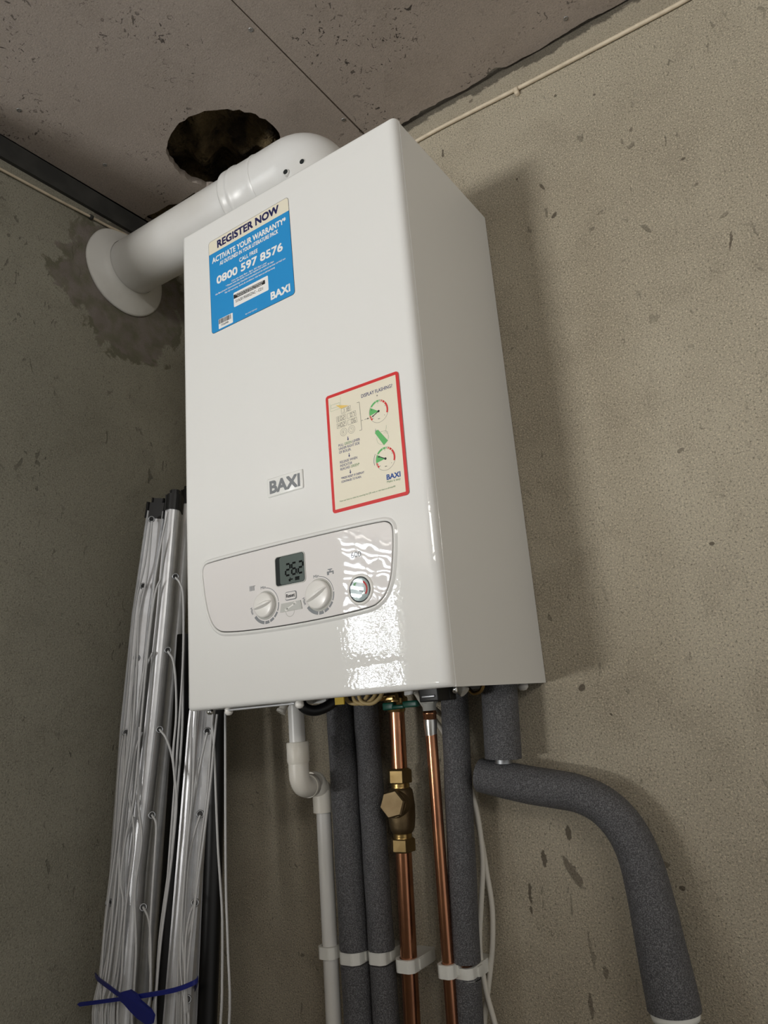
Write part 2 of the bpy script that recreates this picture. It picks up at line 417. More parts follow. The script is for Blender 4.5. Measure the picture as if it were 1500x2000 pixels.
# side wall of the garage further out, with a slatted window
w = MB()
w.box((XL-1332, -800, -ZF), (XL-100, -700, 950))
w.box((-1600, -2680, -ZF), (-1500, -800, 950)); w.box((-1600, -5200, -ZF), (-1500, -3450, 950))
w.box((-1600, -3450, -ZF), (-1500, -2680, 250)); w.box((-1600, -3450, 950), (-1500, -2680, 1000))
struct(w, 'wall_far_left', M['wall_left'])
w = MB(); w.box((-1500, -2700, -ZF), (3000, -2600, -235)); struct(w, 'low_shade_wall', M['wall_left'])  # unseen low wall added to shade the lower back wall
w = MB()
for zz in np.arange(252, 948, 42): w.box((-1545, -3450, zz), (-1541, -2680, zz+28))
for yy in (-3445, -3065, -2690): w.box((-1540, yy-9, 250), (-1530, yy+9, 950))
w.tube([(-1536,-3200,250),(-1536,-2800,950)], 9, 8)
struct(w, 'window_1', M['slat'])

# ------------------------------------------------------------------ boiler
BW, BH, YF = 390.0, 700.0, -262.0
boiler = thing('boiler', (195, -130, 0), 'white wall-hung boiler with blue sticker, red-edged sticker and control panel', 'boiler')
c = MB()
t = 1.5
c.box((.8, -247.5, 0), (.8+t, -1, 699)); c.box((BW-.8-t, -247.5, 0), (BW-.8, -1, 699))
c.box((.8+t, -247.5, 697), (BW-.8-t, -1, 699)); c.box((.8+t, -3, 0), (BW-.8-t, -1, 697))
c.box((.8+t, -235, 16), (BW-.8-t, -3, 18), 1)
c.build('case', [M['case'], M['shadow_gap']], boiler)
# front cover: shallow tray, flat field with gently sloped margins, rounded edges
def hgt(d, flat, lip, r):
    if d >= flat: return 0.
    if d >= r: return lip*(flat-d)/(flat-r)
    q = r-d; return lip+r-math.sqrt(max(0, r*r-q*q))
xs = sorted(set([round(v, 3) for v in [12*(1-math.cos(a)) for a in np.linspace(0, math.pi/2, 10)]]+list(np.linspace(14, 46, 14))+list(np.linspace(46, 195, 12))))
xs = xs+[390-v for v in xs[::-1][1:]]
zs = sorted(set([round(v, 3) for v in [6*(1-math.cos(a)) for a in np.linspace(0, math.pi/2, 8)]]+list(np.linspace(7, 32, 14))+list(np.linspace(32, 350, 22))))
zs = zs+[700-v for v in zs[::-1][1:]]
fm = MB(); vs = []
for z in zs:
    for x in xs:
        h = max(hgt(min(x, 390-x), 45, 1.6, 12), hgt(700-z, 29, 1.2, 6))
        if z < 350: h += hgt(z, 6.1, 0, 6)-(1.1*(29-max(z, 6))/23 if z < 29 else 0)*min(1, min(x, 390-x)/14)
        vs.append((x, min(YF+h, -248.2), z))
nx = len(xs); nz = len(zs)
fs = [(j*nx+i, j*nx+i+1, (j+1)*nx+i+1, (j+1)*nx+i) for j in range(nz-1) for i in range(nx-1)]
fm.add(vs, fs, 0, True)
bd = [i for i in range(nx)]+[j*nx+nx-1 for j in range(1, nz)]+[(nz-1)*nx+i for i in range(nx-2, -1, -1)]+[j*nx for j in range(nz-2, 0, -1)]
bv = [vs[i] for i in bd]; n = len(bv)
fm.add(bv+[(x, -247.8, z) for x, y, z in bv], [(i, n+i, n+(i+1) % n, (i+1) % n) for i in range(n)])
for x_ in (.2, 389.8): fm.tube([(x_, -247.6, 1), (x_, -247.6, 699)], .9, 8)
# raised rim round the control panel
PO = [(52.7,186.3),(126.9,187.4),(190,187.8),(253,187.4),(325,186.2),(333.5,184.4),(338.2,179.5),(339.2,172),(337.4,151.6),(333.4,128.2),(329.0,114.6),(322,103.4),(313.3,97),(303.4,93.2),(255.5,90.2),(190,88.6),(122.4,89.6),(77,92.6),(66.7,96),(58.2,103),(51,115.8),(45.4,135),(41.6,160),(40.0,174),(41.3,180.5),(45,184.6)]
PO = PO[::-1]
def chaikin(P, it=3):
    for _ in range(it):
        P = [tuple(np.array(P[i])*w_+np.array(P[(i+1) % len(P)])*(1-w_)) for i in range(len(P)) for w_ in (.75, .25)]
    return P
PO = chaikin(PO)
def offset(P, d):                            # positive = outwards
    N = len(P); ar = sum(P[i][0]*P[(i+1) % N][1]-P[(i+1) % N][0]*P[i][1] for i in range(N)); sg = 1 if ar > 0 else -1
    out = []
    for i in range(N):
        a, b = np.array(P[i-1]), np.array(P[(i+1) % N]); tt = b-a; tt /= np.linalg.norm(tt)
        out.append((P[i][0]+sg*tt[1]*d, P[i][1]-sg*tt[0]*d))
    return out
def band(mb, prof, mi=0, smooth=True):       # prof: (outward offset, y)
    loops = [[(x, y, z) for x, z in offset(PO, d)] for d, y in prof]; N = len(PO)
    vs = [p for lp in loops for p in lp]
    mb.add(vs, [(j*N+i, j*N+(i+1) % N, (j+1)*N+(i+1) % N, (j+1)*N+i) for j in range(len(prof)-1) for i in range(N)], mi, smooth)
band(fm, [(5.6, YF+.1), (4.8, YF-.5), (3.6, YF-1.9), (2.4, YF-2.6), (1.2, YF-2.3), (.6, YF-1.2), (.5, YF+.3)])
fm.build('front_cover', M['front'], boiler)

cp = MB(); YP = YF-2.2
band(cp, [(-.5, YF+.3), (-.5, YP+.5), (-.8, YP+.12), (-1.3, YP)])
cp.poly(offset(PO, -1.3), YP)
panel = cp.build('control_panel', [M['panel']], boiler)
g = MB(); band(g, [(.9, YF-.15), (-.9, YF-.15)], 0, False); g.build('gap_shade', M['shadow_gap'], panel)  # black strip paints the shade in the gap round the panel

def rrect(x0, z0, x1, z1, r, n=5):
    out = []
    for cx, cz, a0 in ((x1-r, z1-r, 0), (x0+r, z1-r, 90), (x0+r, z0+r, 180), (x1-r, z0+r, 270)):
        for k in range(n+1):
            a = math.radians(a0+90*k/n); out.append((cx+r*math.cos(a), cz+r*math.sin(a)))
    return out
# ---- lettering
_fc = {}
def glyphs(txt, bold=0.0, shear=0.0):
    key = (txt, bold, shear)
    if key not in _fc:
        cu = bpy.data.curves.new('t', 'FONT'); cu.body = txt; cu.size = 1; cu.offset = bold; cu.resolution_u = 3; cu.shear = shear
        ob = bpy.data.objects.new('t', cu); COL.objects.link(ob)
        dg = bpy.context.evaluated_depsgraph_get(); me = ob.evaluated_get(dg).to_mesh()
        vs = np.array([v.co[:2] for v in me.vertices]); fs = [tuple(p.vertices) for p in me.polygons]
        ob.evaluated_get(dg).to_mesh_clear(); bpy.data.objects.remove(ob); bpy.data.curves.remove(cu)
        _fc[key] = (vs, fs)
    return _fc[key]
CAPH = float(glyphs('H')[0][:, 1].max())
def text(mb, txt, a, b, cap, y, mi=0, bold=0.012, shear=0.0):
    vs, fs = glyphs(txt)
    x0, x1 = vs[:, 0].min(), vs[:, 0].max()
    L = math.hypot(b[0]-a[0], b[1]-a[1]); e = ((b[0]-a[0])/L, (b[1]-a[1])/L); nrm = (-e[1], e[0])
    sx = L/(x1-x0); sz = cap/CAPH
    P = [((vx-x0)*sx, vy*sz) for vx, vy in vs]
    out = []
    w_ = bold*cap/CAPH
    for k, (du, dv) in enumerate(((0, 0), (-w_, -w_), (w_, -w_), (w_, w_), (-w_, w_), (-w_, 0), (w_, 0)) if bold > .005 else ((0, 0),)):
        mb.add([(a[0]+(u+du)*e[0]+(v+dv)*nrm[0], y-.004*k, a[1]+(u+du)*e[1]+(v+dv)*nrm[1]) for u, v in P], fs, mi)
SEG = {'0':'abcdef','1':'bc','2':'abged','5':'afgcd','6':'afgedc','7':'abc','8':'abcdefg','E':'afged','H':'fgbce','B':'abcdefg','h':'fgec'}
def seg7(mb, ch, x, z, w_, h, th, y, mi=0, sl=0.0):
    q = {'a':((0,h),(w_,h)),'b':((w_,h),(w_,h/2)),'c':((w_,h/2),(w_,0)),'d':((0,0),(w_,0)),'e':((0,h/2),(0,0)),'f':((0,h),(0,h/2)),'g':((0,h/2),(w_,h/2))}
    for s_ in SEG.get(ch, ''):
        (x0, z0), (x1, z1) = q[s_]
        if z0 == z1: L = [(x0+th*.35, z0-th/2), (x1-th*.35, z0-th/2), (x1-th*.35, z0+th/2), (x0+th*.35, z0+th/2)]
        else: L = [(x0-th/2, z1+th*.35), (x0+th/2, z1+th*.35), (x0+th/2, z0-th*.35), (x0-th/2, z0-th*.35)]
        mb.poly([(x+a+sl*b, z+b) for a, b in L], y, mi)
def line(mb, a, b, th, y, mi=0):
    dx, dz = b[0]-a[0], b[1]-a[1]; L = math.hypot(dx, dz); nx_, nz_ = -dz/L*th/2, dx/L*th/2
    mb.poly([(a[0]-nx_, a[1]-nz_), (b[0]-nx_, b[1]-nz_), (b[0]+nx_, b[1]+nz_), (a[0]+nx_, a[1]+nz_)], y, mi)
def ring(mb, c_, r0, r1, a0, a1, y, mi=0, n=None, rx=1.0):
    n = n or max(3, int(abs(a1-a0)/8)); vs = []
    for k in range(n+1):
        a = math.radians(a0+(a1-a0)*k/n)
        vs += [(c_[0]+rx*r0*math.cos(a), y, c_[1]+r0*math.sin(a)), (c_[0]+rx*r1*math.cos(a), y, c_[1]+r1*math.sin(a))]
    fs = [(2*k, 2*k+1, 2*k+3, 2*k+2) for k in range(n)]
    if a1 < a0: fs = [f[::-1] for f in fs]
    mb.add(vs, fs, mi)

# ---- panel furniture
d = MB()
d.poly(rrect(166.6, 135.6, 213.8, 172.9, 4.5), YP-.9, 2, .9)
d.poly(rrect(167.6, 136.6, 212.8, 171.9, 3.8), YP-1.0, 0)
d.poly(rrect(174.5, 137.2, 212.2, 171.3, 3.2), YP-1.1, 1)
disp = d.build('display', [M['lcd_frame'], M['lcd'], M['pale_grey']], panel)
d = MB(); yd = YP-1.25
for ch, x in (('2', 183.5), ('6', 193.2), ('2', 203.4)): seg7(d, ch, x, 147.4, 6.8, 13.6, 2.3, yd, 0, .06)
d.poly([(201.3,147),(202.5,147),(202.5,148.4),(201.3,148.4)], yd)
d.poly([(188.6,139.6),(191,139.6),(191,141.2),(194.4,141.2),(194.4,142.6),(188.6,142.6),(187.8,141.8)], yd); d.poly([(189.6,142.9),(191.4,142.9),(191.4,144),(189.6,144)], yd)
for k in range(5): d.poly([(198+1.35*k,139.4),(199.1+1.35*k,139.4),(199.1+1.35*k,143.8),(198+1.35*k,143.8)], yd)
d.poly([(198,143),(205.2,143),(205.2,143.7),(198,143.7)], yd)
d.build('display_digits', M['lcd_ink'], panel)

def knob(cx, cz, r, ang):
    k = MB()
    k.lathe((cx, YP+.1, cz), (0,-1,0), [(0, r+2.0), (.7, r+1.9), (.9, r+1.2), (.5, r+.5)], 48, 1)
    k.lathe((cx, YP+.1, cz), (0,-1,0), [(0, r), (4.5, r-.3), (5.8, r-1.0), (6.4, r-2.4), (6.5, 0.01)], 48)
    # lens-shaped finger grip across the knob
    ca, sa = math.cos(ang), math.sin(ang); L = r-.6; N = 14
    vs = []
    for i in range(N+1):
        u = -L+2*L*i/N; wv = 3.4*(1-(u/L)**2)**.6+.25; hh = 6.4+3.6*(1-(u/L)**4)
        for (v, hy) in ((-wv, 6.3), (-wv*.35, hh), (wv*.35, hh), (wv, 6.3)):
            vs.append((cx+u*ca-v*sa, YP-hy, cz+u*sa+v*ca))
    k.add(vs, [(4*i+j, 4*i+j+1, 4*i+5+j, 4*i+4+j) for i in range(N) for j in range(3)], 0, False)
    return k.build('knob', [M['knob'], M['pale_grey']], panel)
KA, KB = (148.6, 116.8), (232.0, 117.3)
knob(*KA, 15.6, math.radians(12)); knob(*KB, 17.2, math.radians(24))
ym = YP-.15
for (cx, cz), R in ((KA, 21.0), (KB, 21.2)):
    mk = MB(); ring(mk, (cx, cz), R-.4, R+.4, 85, 5, ym)           # thin end of the scale
    for a0, a1, hw in ((2, -26, .8), (-30, -50, 1.3), (-54, -72, 1.6), (-76, -94, 1.8), (-98, -146, 1.9)):
        ring(mk, (cx, cz), R-hw, R+hw, a0, a1, ym)
    text(mk, 'Min', (cx-6.8, cz+20.4), (cx+1.2, cz+20.6), 3.3, ym, bold=.02)
    text(mk, 'Max', (cx-25.6, cz-1.0), (cx-22.4, cz-9.2), 3.2, ym, bold=.02)
    mk.build('dial_scale', M['grey_print'], panel)
mk = MB()
for k in range(4): mk.poly([(123.2+2.2*k,137.6),(124.5+2.2*k,137.6),(124.5+2.2*k,143.8),(123.2+2.2*k,143.8)], ym)
mk.poly([(131.6,142.8),(132.6,142.8),(132.6,143.9),(131.6,143.9)], ym)
mk.build('radiator_symbol', M['grey_print'], panel)
mk = MB()
mk.poly([(245.2,138.0),(248.2,138.0),(248.2,140.4),(253.2,140.4),(253.2,138.2),(255,138.2),(255,142.2),(245.2,142.2)], ym)
mk.poly([(249,142.2),(250.6,142.2),(250.6,143.8),(253,143.8),(253,145),(246.6,145),(246.6,143.8),(249,143.8)], ym)
mk.build('tap_symbol', M['grey_print'], panel)
mk = MB(); text(mk, '600', (280.9, 151.9), (295.0, 151.9), 6.2, ym, bold=.008); mk.build('model_number', M['grey_print'], panel)
b = MB(); b.poly(rrect(180.4, 117.4, 198.4, 127.8, 2.6), YP-.2, 1, .2); b.poly(rrect(181.4, 118.4, 197.4, 126.8, 2), YP-1.1, 0, 1.0)
text(b, 'Reset', (182.8, 120.7), (196.2, 120.9), 4.0, YP-1.2, 2, bold=.03)
b.build('reset_button', [M['panel'], M['grey_print'], M['black']], panel)
b = MB(); b.poly([(171.8,104.6),(205.9,104.8),(204.2,115.2),(174.2,114.8)], YP-.9, 0, .9); b.poly([(172.6,105.3),(205,105.4),(203.6,114.4),(174.8,114.1)], YP-1.0, 0)
line(b, (183,107.4), (194.5,112), 1.5, YP-1.1, 1); ring(b, (195.6,112.4), 1.0, 2.2, -30, 240, YP-1.1, 1); ring(b, (182,107), 1.0, 2.2, 150, 420, YP-1.1, 1)
ring(b, (186.9,104.6), 6.2, 7.0, 180, 360, YP-.1, 2)
b.build('spanner_button', [M['pale_grey'], M['knob'], M['pale_grey']], panel)
ga = MB(); gc = (290.6, 114.6)
o_ = (gc[0], YP, gc[1])
ga.lathe(o_, (0,-1,0), [(-.2, 18.0), (1.0, 17.6), (1.9, 16.4), (2.0, 15.2), (1.0, 14.4)], 48)
ga.lathe(o_, (0,-1,0), [(1.0, 14.6), (1.5, 14.3), (1.5, 13.4), (1.0, 13.2)], 48, 1)
ga.lathe(o_, (0,-1,0), [(1.0, 13.4), (1.01, 0.01)], 48, 2)
line(ga, (gc[0]-7, gc[1]+5), (gc[0]+4, gc[1]-3), 1.3, YP-1.2, 1)
ring(ga, gc, 8.5, 10.5, -40, 60, YP-1.15, 4); ring(ga, gc, 8.5, 10.5, 120, 160, YP-1.15, 3)
ring(ga, gc, 0.01, 2.4, 0, 360, YP-1.25, 1)
ga.lathe(o_, (0,-1,0), [(1.3, 13.3), (2.4, 11), (3.3, 7), (3.7, 3), (3.8, .01)], 40, 5)
ga.build('pressure_gauge', [M['knob'], M['lcd_frame'], M['gauge_face'], M['green'], M['red'], M['glass']], panel)

# ---- badge
b = MB(); b.rbox((158.6, YF-2.2, 250.8), (216.2, YF+.3, 275.4), 1.6)
badge = b.build('badge', M['badge'], boiler)
b = MB(); text(b, 'BAXI', (163.6, 255.4), (211.6, 254.9), 15.2, YF-2.35, bold=.035); b.build('lettering', M['grey_print'], badge)

# ---- blue warranty sticker
s1 = MB(); ys = YF-.25
th = math.radians(1.1); ct, st_ = math.cos(th), math.sin(th)
rot = lambda P: [(140.5+(x-140.5)*ct-(z-589.5)*st_, 589.5+(x-140.5)*st_+(z-589.5)*ct) for x, z in P]
s1.poly(rot(rrect(63.6, 514.6, 217.6, 664.6, 5)), ys, 0, .25)
s1.poly(rot(rrect(64.1, 515.1, 217.1, 664.1, 4.6)), ys-.05, 1)
top_ = [q for q in rrect(64.1, 515.1, 217.1, 664.1, 4.6) if q[1] > 600]
s1.poly(rot(top_+[(64.1, 642.8), (217.1, 642.8)]), ys-.1, 2)
s1.poly(rot(rrect(108.6, 539.4, 173.2, 561.8, 1.6)), ys-.1, 3)
s1.poly(rot([(108.9,552.4),(167.6,551.4),(167.6,557.4),(108.9,558.6)]), ys-.15, 4)
s1.poly(rot(rrect(77.8, 517.4, 105.4, 532.6, 1.0)), ys-.1, 3)
st1 = s1.build('warranty_sticker', [M['black'], M['blue'], M['cream'], M['white'], M['black']], boiler)
st1['label'] = 'blue and cream printed sticker'
l1 = MB(); yl = ys-.2
text(l1, 'REGISTER NOW', (80.8,646.8), (198.2,650.2), 11.4, yl, 0, .035, .0)
text(l1, 'ACTIVATE YOUR WARRANTY*', (69.5,625.2), (209.8,628), 8.6, yl, 1, .025)
text(l1, 'AS OUTLINED IN YOUR LITERATURE PACK', (84.5,616.2), (195.4,618.4), 6.0, yl, 1, .022)
text(l1, 'CALL FREE', (122.6,604.9), (157.4,605.8), 5.8, yl, 1, .02)
text(l1, '0800 597 8576', (77.8,588.4), (201.8,589.2), 11.6, yl, 1, .03)
text(l1, 'Lines are open 8am - 8pm, 365 days a year', (106.5,580.5), (173.1,581.4), 2.6, yl, 1)
text(l1, '* Please note the boiler must be registered within 30 days', (95.1,576.6), (185.5,577.9), 2.6, yl, 1)
text(l1, 'the Benchmark Commissioning Checklist completed and an annual service carried out', (74.2,571.4), (206,573.4), 2.6, yl, 1)
text(l1, 'For full warranty, terms & conditions visit baxi.co.uk/warranty', (93.2,567), (187.1,567.9), 2.6, yl, 1)
text(l1, 'PLATINUM EXTENDED WARRANTY', (113.5,555.7), (165,555.2), 1.9, yl, 1)
text(l1, 'REGISTER FOR SPECIAL NUMBER', (117,553.0), (163,552.4), 1.7, yl, 1)
text(l1, 'S1A20195005ZAC - CD1', (113.1,544.8), (164,544.5), 4.2, yl, 2, .008)
text(l1, 'BAXI', (177.8,523.4), (211,523.6), 10.6, yl, 1, .035)
text(l1, 'Ref: 5120 7/2016/01', (130.7,519), (152,519.3), 1.8, yl, 1)
l1.build('lettering', [M['navy'], M['white'], M['black']], st1)
l1 = MB(); x = 79.2; rb = random.Random(3)
while x < 103:
    wv = rb.choice((.35, .6, .9)); l1.poly([(x,523.8),(x+wv,523.8),(x+wv,531),(x,531)], yl, 2); x += wv+rb.choice((.35, .5, .7))
text(l1, '7726098', (84,519.4), (98,519.7), 2.6, yl, 2)
l1.build('barcode', [M['navy'], M['white'], M['black']], st1)

# ---- red-edged instruction sticker
s2 = MB()
s2.poly(rrect(257.6, 209.4, 363.8, 358.2, 4), ys, 0, .25)
s2.poly(rrect(261.6, 213.4, 359.8, 354.3, .6), ys-.1, 1)
st2 = s2.build('instruction_sticker', [M['red'], M['cream']], boiler)
st2['label'] = 'cream sticker with a red border'
l2 = MB()
NB, BK, GN, RD, YL, BB, GG, WH = range(8)
text(l2, 'DISPLAY FLASHING?', (310.5,340.4), (354.3,340.4), 4.3, yl, NB, .008)
for c_, nd in (((332.9,317.0), 205), ((336.9,257.8), 152)):
    R = 13.9
    ring(l2, c_, R-.25, R, 0, 360, yl-.02, BK, 60, .96)
    ring(l2, c_, .1, R-.6, 190, 148, yl-.03, GN, 8, .96)
    ring(l2, c_, R-2.3, R, 142, 104, yl-.04, GN, 8, .96); ring(l2, c_, R-2.3, R, 100, 84, yl-.04, GN, 4, .96); ring(l2, c_, R-2.3, R, 80, 76, yl-.04, GG, 2, .96)
    for a0, a1 in ((70, 63), (58, 44), (40, -22), (197, 192), (205, 199), (220, 209)): ring(l2, c_, R-2.3, R, a0, a1, yl-.04, RD, None, .96)
    a = math.radians(nd); tip = (c_[0]+9.6*math.cos(a), c_[1]+9.6*math.sin(a))
    line(l2, c_, tip, 1.0, yl-.06, BK); ring(l2, c_, .01, 1.5, 0, 360, yl-.07, BK, 16)
    l2.poly([(tip[0]+1.4*math.cos(a+v), tip[1]+1.4*math.sin(a+v)) for v in (0, 2.2, -2.2)], yl-.07, BK)
    text(l2, 'bar', (c_[0]-1.4, c_[1]-9.6), (c_[0]+1.6, c_[1]-9.6), 1.0, yl-.05, BK)
    for q in ('0', '1', '2', '3', '4'):
        a = math.radians(222-66*int(q)); text(l2, q, (c_[0]+10.3*math.cos(a)-.4, c_[1]+10.3*math.sin(a)-.5), (c_[0]+10.3*math.cos(a)+.4, c_[1]+10.3*math.sin(a)-.5), 1.0, yl-.05, BK)
line(l2, (332.6,335.6), (332.6,337.8), .4, yl, BK); line(l2, (331.5,336.7), (333.7,336.7), .4, yl, BK)
def frame(P, th_, mi): 
    for i in range(len(P)): line(l2, P[i], P[(i+1) % len(P)], th_, yl-.01, mi)
for P, tx in (([(280.2,329.3),(294,329.8),(293.8,336),(280,335.6)], '118'), ([(272.4,320.5),(286.2,321),(285.8,327.6),(272.1,327)], 'E02'), ([(272.4,312.2),(286.1,312.7),(285.7,318.9),(272.2,318.4)], 'H02'), ([(288.4,320.5),(301,321.2),(300.8,327.4),(288.2,326.6)], '07'), ([(288.5,312.4),(301.8,312.8),(301.5,319),(288.2,318.3)], '06')):
    frame(P, .25, BK)
    n_ = len(tx); x = P[1][0]-1.2-3.7*n_
    for ch in tx:
        seg7(l2, ch, x+.4, P[0][1]+1.1, 2.3, 4.4, .5, yl-.02, BK); x += 3.7
l2.poly([(282.4,330.4),(283,330.4),(283,331),(282.4,331)], yl-.02, BK); l2.poly([(277.6,321.6),(278.1,321.6),(278.1,322.1),(277.6,322.1)], yl-.02, BK)
for c_ in ((281.4,305.6), (293.1,305.6)):
    ring(l2, c_, 4.7, 4.95, 0, 360, yl, BK, 32); ring(l2, c_, 2.9, 3.1, 0, 360, yl, BK, 24)
    seg7(l2, 'E' if c_[0] < 285 else '7', c_[0]-1, c_[1]-1.2, 1.6, 2.4, .3, yl, BK)
for P in ([(303.4,336.3),(307,336.3),(307.6,300.9),(304.2,300.9)],):
    for i in range(3): line(l2, P[i], P[i+1], .4, yl, BK)
line(l2, (307.4,312.5), (310.2,312.4), .4, yl, BK); line(l2, (312.5,312.4), (317,312.4), .4, yl, BK); l2.poly([(316.6,311.4),(319.2,312.4),(316.6,313.4)], yl, BK)
frame([(265.4,340.2),(277.8,340),(278.3,344.4),(265.3,344.6)], .25, GG); line(l2, (264.2,336.6), (279.6,337), .2, yl, GG); line(l2, (280,351), (279.8,337), .2, yl, GG); line(l2, (264,347), (264.2,336.6), .2, yl, GG)
l2.poly([(272.3,342.8),(291.6,336.8),(280,335.8)], yl, YL)
for i, (tx, a, b_) in enumerate((('UNDER RIGHT SIDE', (272.7,284.6), (303,284.6)), ('OF BOILER.', (272.8,280.2), (290.4,280.2)), ('RELEASE WHEN', (273,267.8), (298.2,267.8)), ('INDICATOR', (273,263.4), (290.5,263.4)))): text(l2, tx, a, b_, 3.0, yl, NB, .006)
text(l2, 'PULL', (272.6,289), (280,289), 3.0, yl, NB, .006); text(l2, 'GREEN', (281.4,289), (292,289), 3.0, yl, GG); text(l2, 'LEVER', (293.4,289), (303.8,289), 3.0, yl, NB, .012)
text(l2, 'REACHES', (273,259.1), (287,259.1), 3.0, yl, NB, .006); text(l2, 'GREEN*', (288.4,259.1), (300.6,259.1), 3.0, yl, GG)
text(l2, '*PRESS RESET IF DISPLAY', (273.1,248.1), (306.4,248), 2.5, yl, NB, .012); text(l2, 'CONTINUES TO FLASH.', (273.3,243.7), (302,243.7), 2.5, yl, NB, .012)
for zc_ in (295.6, 274.8, 254.3):
    line(l2, (287, zc_+2.6), (287, zc_-.4), .9, yl, NB); l2.poly([(285.7,zc_),(287,zc_-2.6),(288.3,zc_)], yl, NB)
lv = [(325.6,291.8),(327,294.4),(330.2,294.6),(342.2,278.2),(336.4,274.2)]
ring(l2, (335.4,283.6), 8.0, 8.2, 60, -200, yl, GG, 30); ring(l2, (338.2,283.2), 5.4, 5.6, 100, -30, yl, GG, 16); line(l2, (333.4,291.6), (340.8,290.6), .25, yl, GG); line(l2, (340.6,290.8), (342,297), .25, yl, GG); line(l2, (340.8,290.6), (343.4,288), .25, yl, GG)
l2.poly(lv, yl-.02, GN); frame(lv, .2, GG)
line(l2, (326.8,296.8), (326.8,293.4), .4, yl, NB); line(l2, (326.8,293.2), (325.8,294.8), .4, yl, NB); line(l2, (326.8,293.2), (328,294.8), .4, yl, NB)
ring(l2, (336.9,257.8), 15.6, 16.1, 196, 146, yl, NB)
text(l2, 'BAXI', (336.5,232.6), (354.7,232.4), 5.8, yl, BB, .03)
text(l2, 'Make it easy', (336.4,228.9), (354.5,228.7), 2.4, yl, GG)
text(l2, 'View our how to video by scanning the QR code or visit baxi.co.uk/easy/fill', (268.8,221.3), (346.8,222), 1.7, yl, GG)
l2.build('lettering', [M['textblue'], M['black'], M['green'], M['red'], M['yellow'], M['brandblue'], M['greygreen'], M['white']], st2)

# ---- bits that hang below the boiler
def PT(u, v, y): return tuple(at(u, v, y))
def part(mb, name, m): return mb.build(name, m, boiler)
u_ = MB(); u_.tube([PT(447,1387,-252), PT(575,1374,-252)], 1.3, 8); part(u_, 'bottom_rail', M['alu'])
for (uv, r, mm) in (((447,1389,-248), 5.2, 'knob'), ((585,1375,-248), 5.2, 'knob'), ((1021,1338,-22), 7, 'knob'), ((410,1390,-246), 4.2, 'chrome'), ((889,1349,-238), 2.6, 'chrome')):
    q = MB(); p_ = np.array(PT(*uv)); q.lathe((p_[0], p_[1], 1.0), (0,0,-1), [(0, r*.7), (2, r), (1.0-p_[2]+r*.4, r), (1.0-p_[2]+r*.9, r*.6), (1.0-p_[2]+r, .01)], 20); part(q, 'fixing_screw', M[mm])
q = MB(); a = np.array(PT(556,1377,-190)); b_ = np.array(PT(548,1392,-195)); q.tube([a+(a-b_)*1.2, b_], 5.2, 16); q.tube([a*.3+b_*.7, b_], 6.4, 16); part(q, 'drain_spout', M['pvc'])
q = MB(); q.tube(smooth_path([PT(583,1355,-215), PT(592,1380,-215), PT(615,1388,-205), PT(645,1376,-190), PT(668,1352,-180)]), 6.5, 14); part(q, 'rubber_hose', M['blackplastic'])
q = MB(); q.box(tuple(np.array(PT(655,1372,-205))-(0,1,3)), tuple(np.array(PT(672,1362,-205))+(0,1,5))); part(q, 'warning_tag', M['yellowtag'])
for dx in (0, 14, 26):
    q = MB(); q.tube(smooth_path([PT(672+dx,1348,-190), PT(680+dx,1370,-192), PT(700+dx,1374,-190), PT(716+dx,1362,-186), PT(722+dx,1346,-180)]), 2.4, 10); part(q, 'wire', M['beige_wire'])
q = MB(); p_ = at(852,1361,-150); q.rbox((p_[0]-13, -168, p_[2]-5), (p_[0]+13, -140, 20), 1.5); q.rbox((p_[0]-9, -169.5, p_[2]-.5), (p_[0]+9, -166, p_[2]+2.5), .8, 1); part(q, 'wiring_clamp', [M['blackplastic'], M['alu_dull']])
q = MB(); q.rbox(tuple(np.array(PT(868,1368,-130))-(0,8,0)), tuple(np.array(PT(884,1345,-130))+(0,8,4)), 1.5); part(q, 'wiring_block', M['blackplastic'])
q = MB(); q.tube([PT(896,1340,-120), PT(908,1352,-120)], 7, 16); part(q, 'pipe_union', M['pvc'])
q = MB(); q.tube(smooth_path([PT(915,1345,-90), PT(925,1354,-90), PT(938,1350,-90), PT(944,1338,-90)]), 2.6, 10); part(q, 'filling_loop', M['brass'])
q = MB(); q.tube([PT(745,1362,-170), PT(775,1360,-170)], 4, 12); q.rbox(tuple(np.array(PT(740,1370,-178))), tuple(np.array(PT(772,1360,-172))), .8); part(q, 'valve_clip', M['brass'])

# ------------------------------------------------------------------ flue on top of the boiler
FY, FZ = -155.0, 808.0
flue = thing('flue_pipe', (195, FY, 700), 'thick white flue pipe from boiler top elbow across to the left wall', 'flue pipe')
f = MB(); f.tube([(XL-20, FY, FZ), (45, FY, FZ)], 50, 48); f.build('pipe', M['upvc'], flue)
f = MB(); f.lathe((28, FY, FZ), (1,0,0), [(0, 50.2), (.5, 54.5), (3, 55.5), (9, 55.5), (12, 54.2), (16, 54), (18, 55.8), (24, 56), (27, 54.4), (60, 54), (64, 54.8), (68, 54)], 48); f.build('socket', M['upvc'], flue)
f = MB(); arc = [(95, FY, FZ), (120, FY, FZ)]+[(142+53*math.sin(a), FY, FZ-53+53*math.cos(a)) for a in np.linspace(.0, math.pi/2, 14)]+[(195, FY, 712)]
f.tube(arc, 53.5, 48)
f.lathe((195, FY, 699.5), (0,0,1), [(0, 72), (6, 72), (9, 66), (14, 58), (30, 55)], 48)
f.build('elbow', M['upvc'], flue)
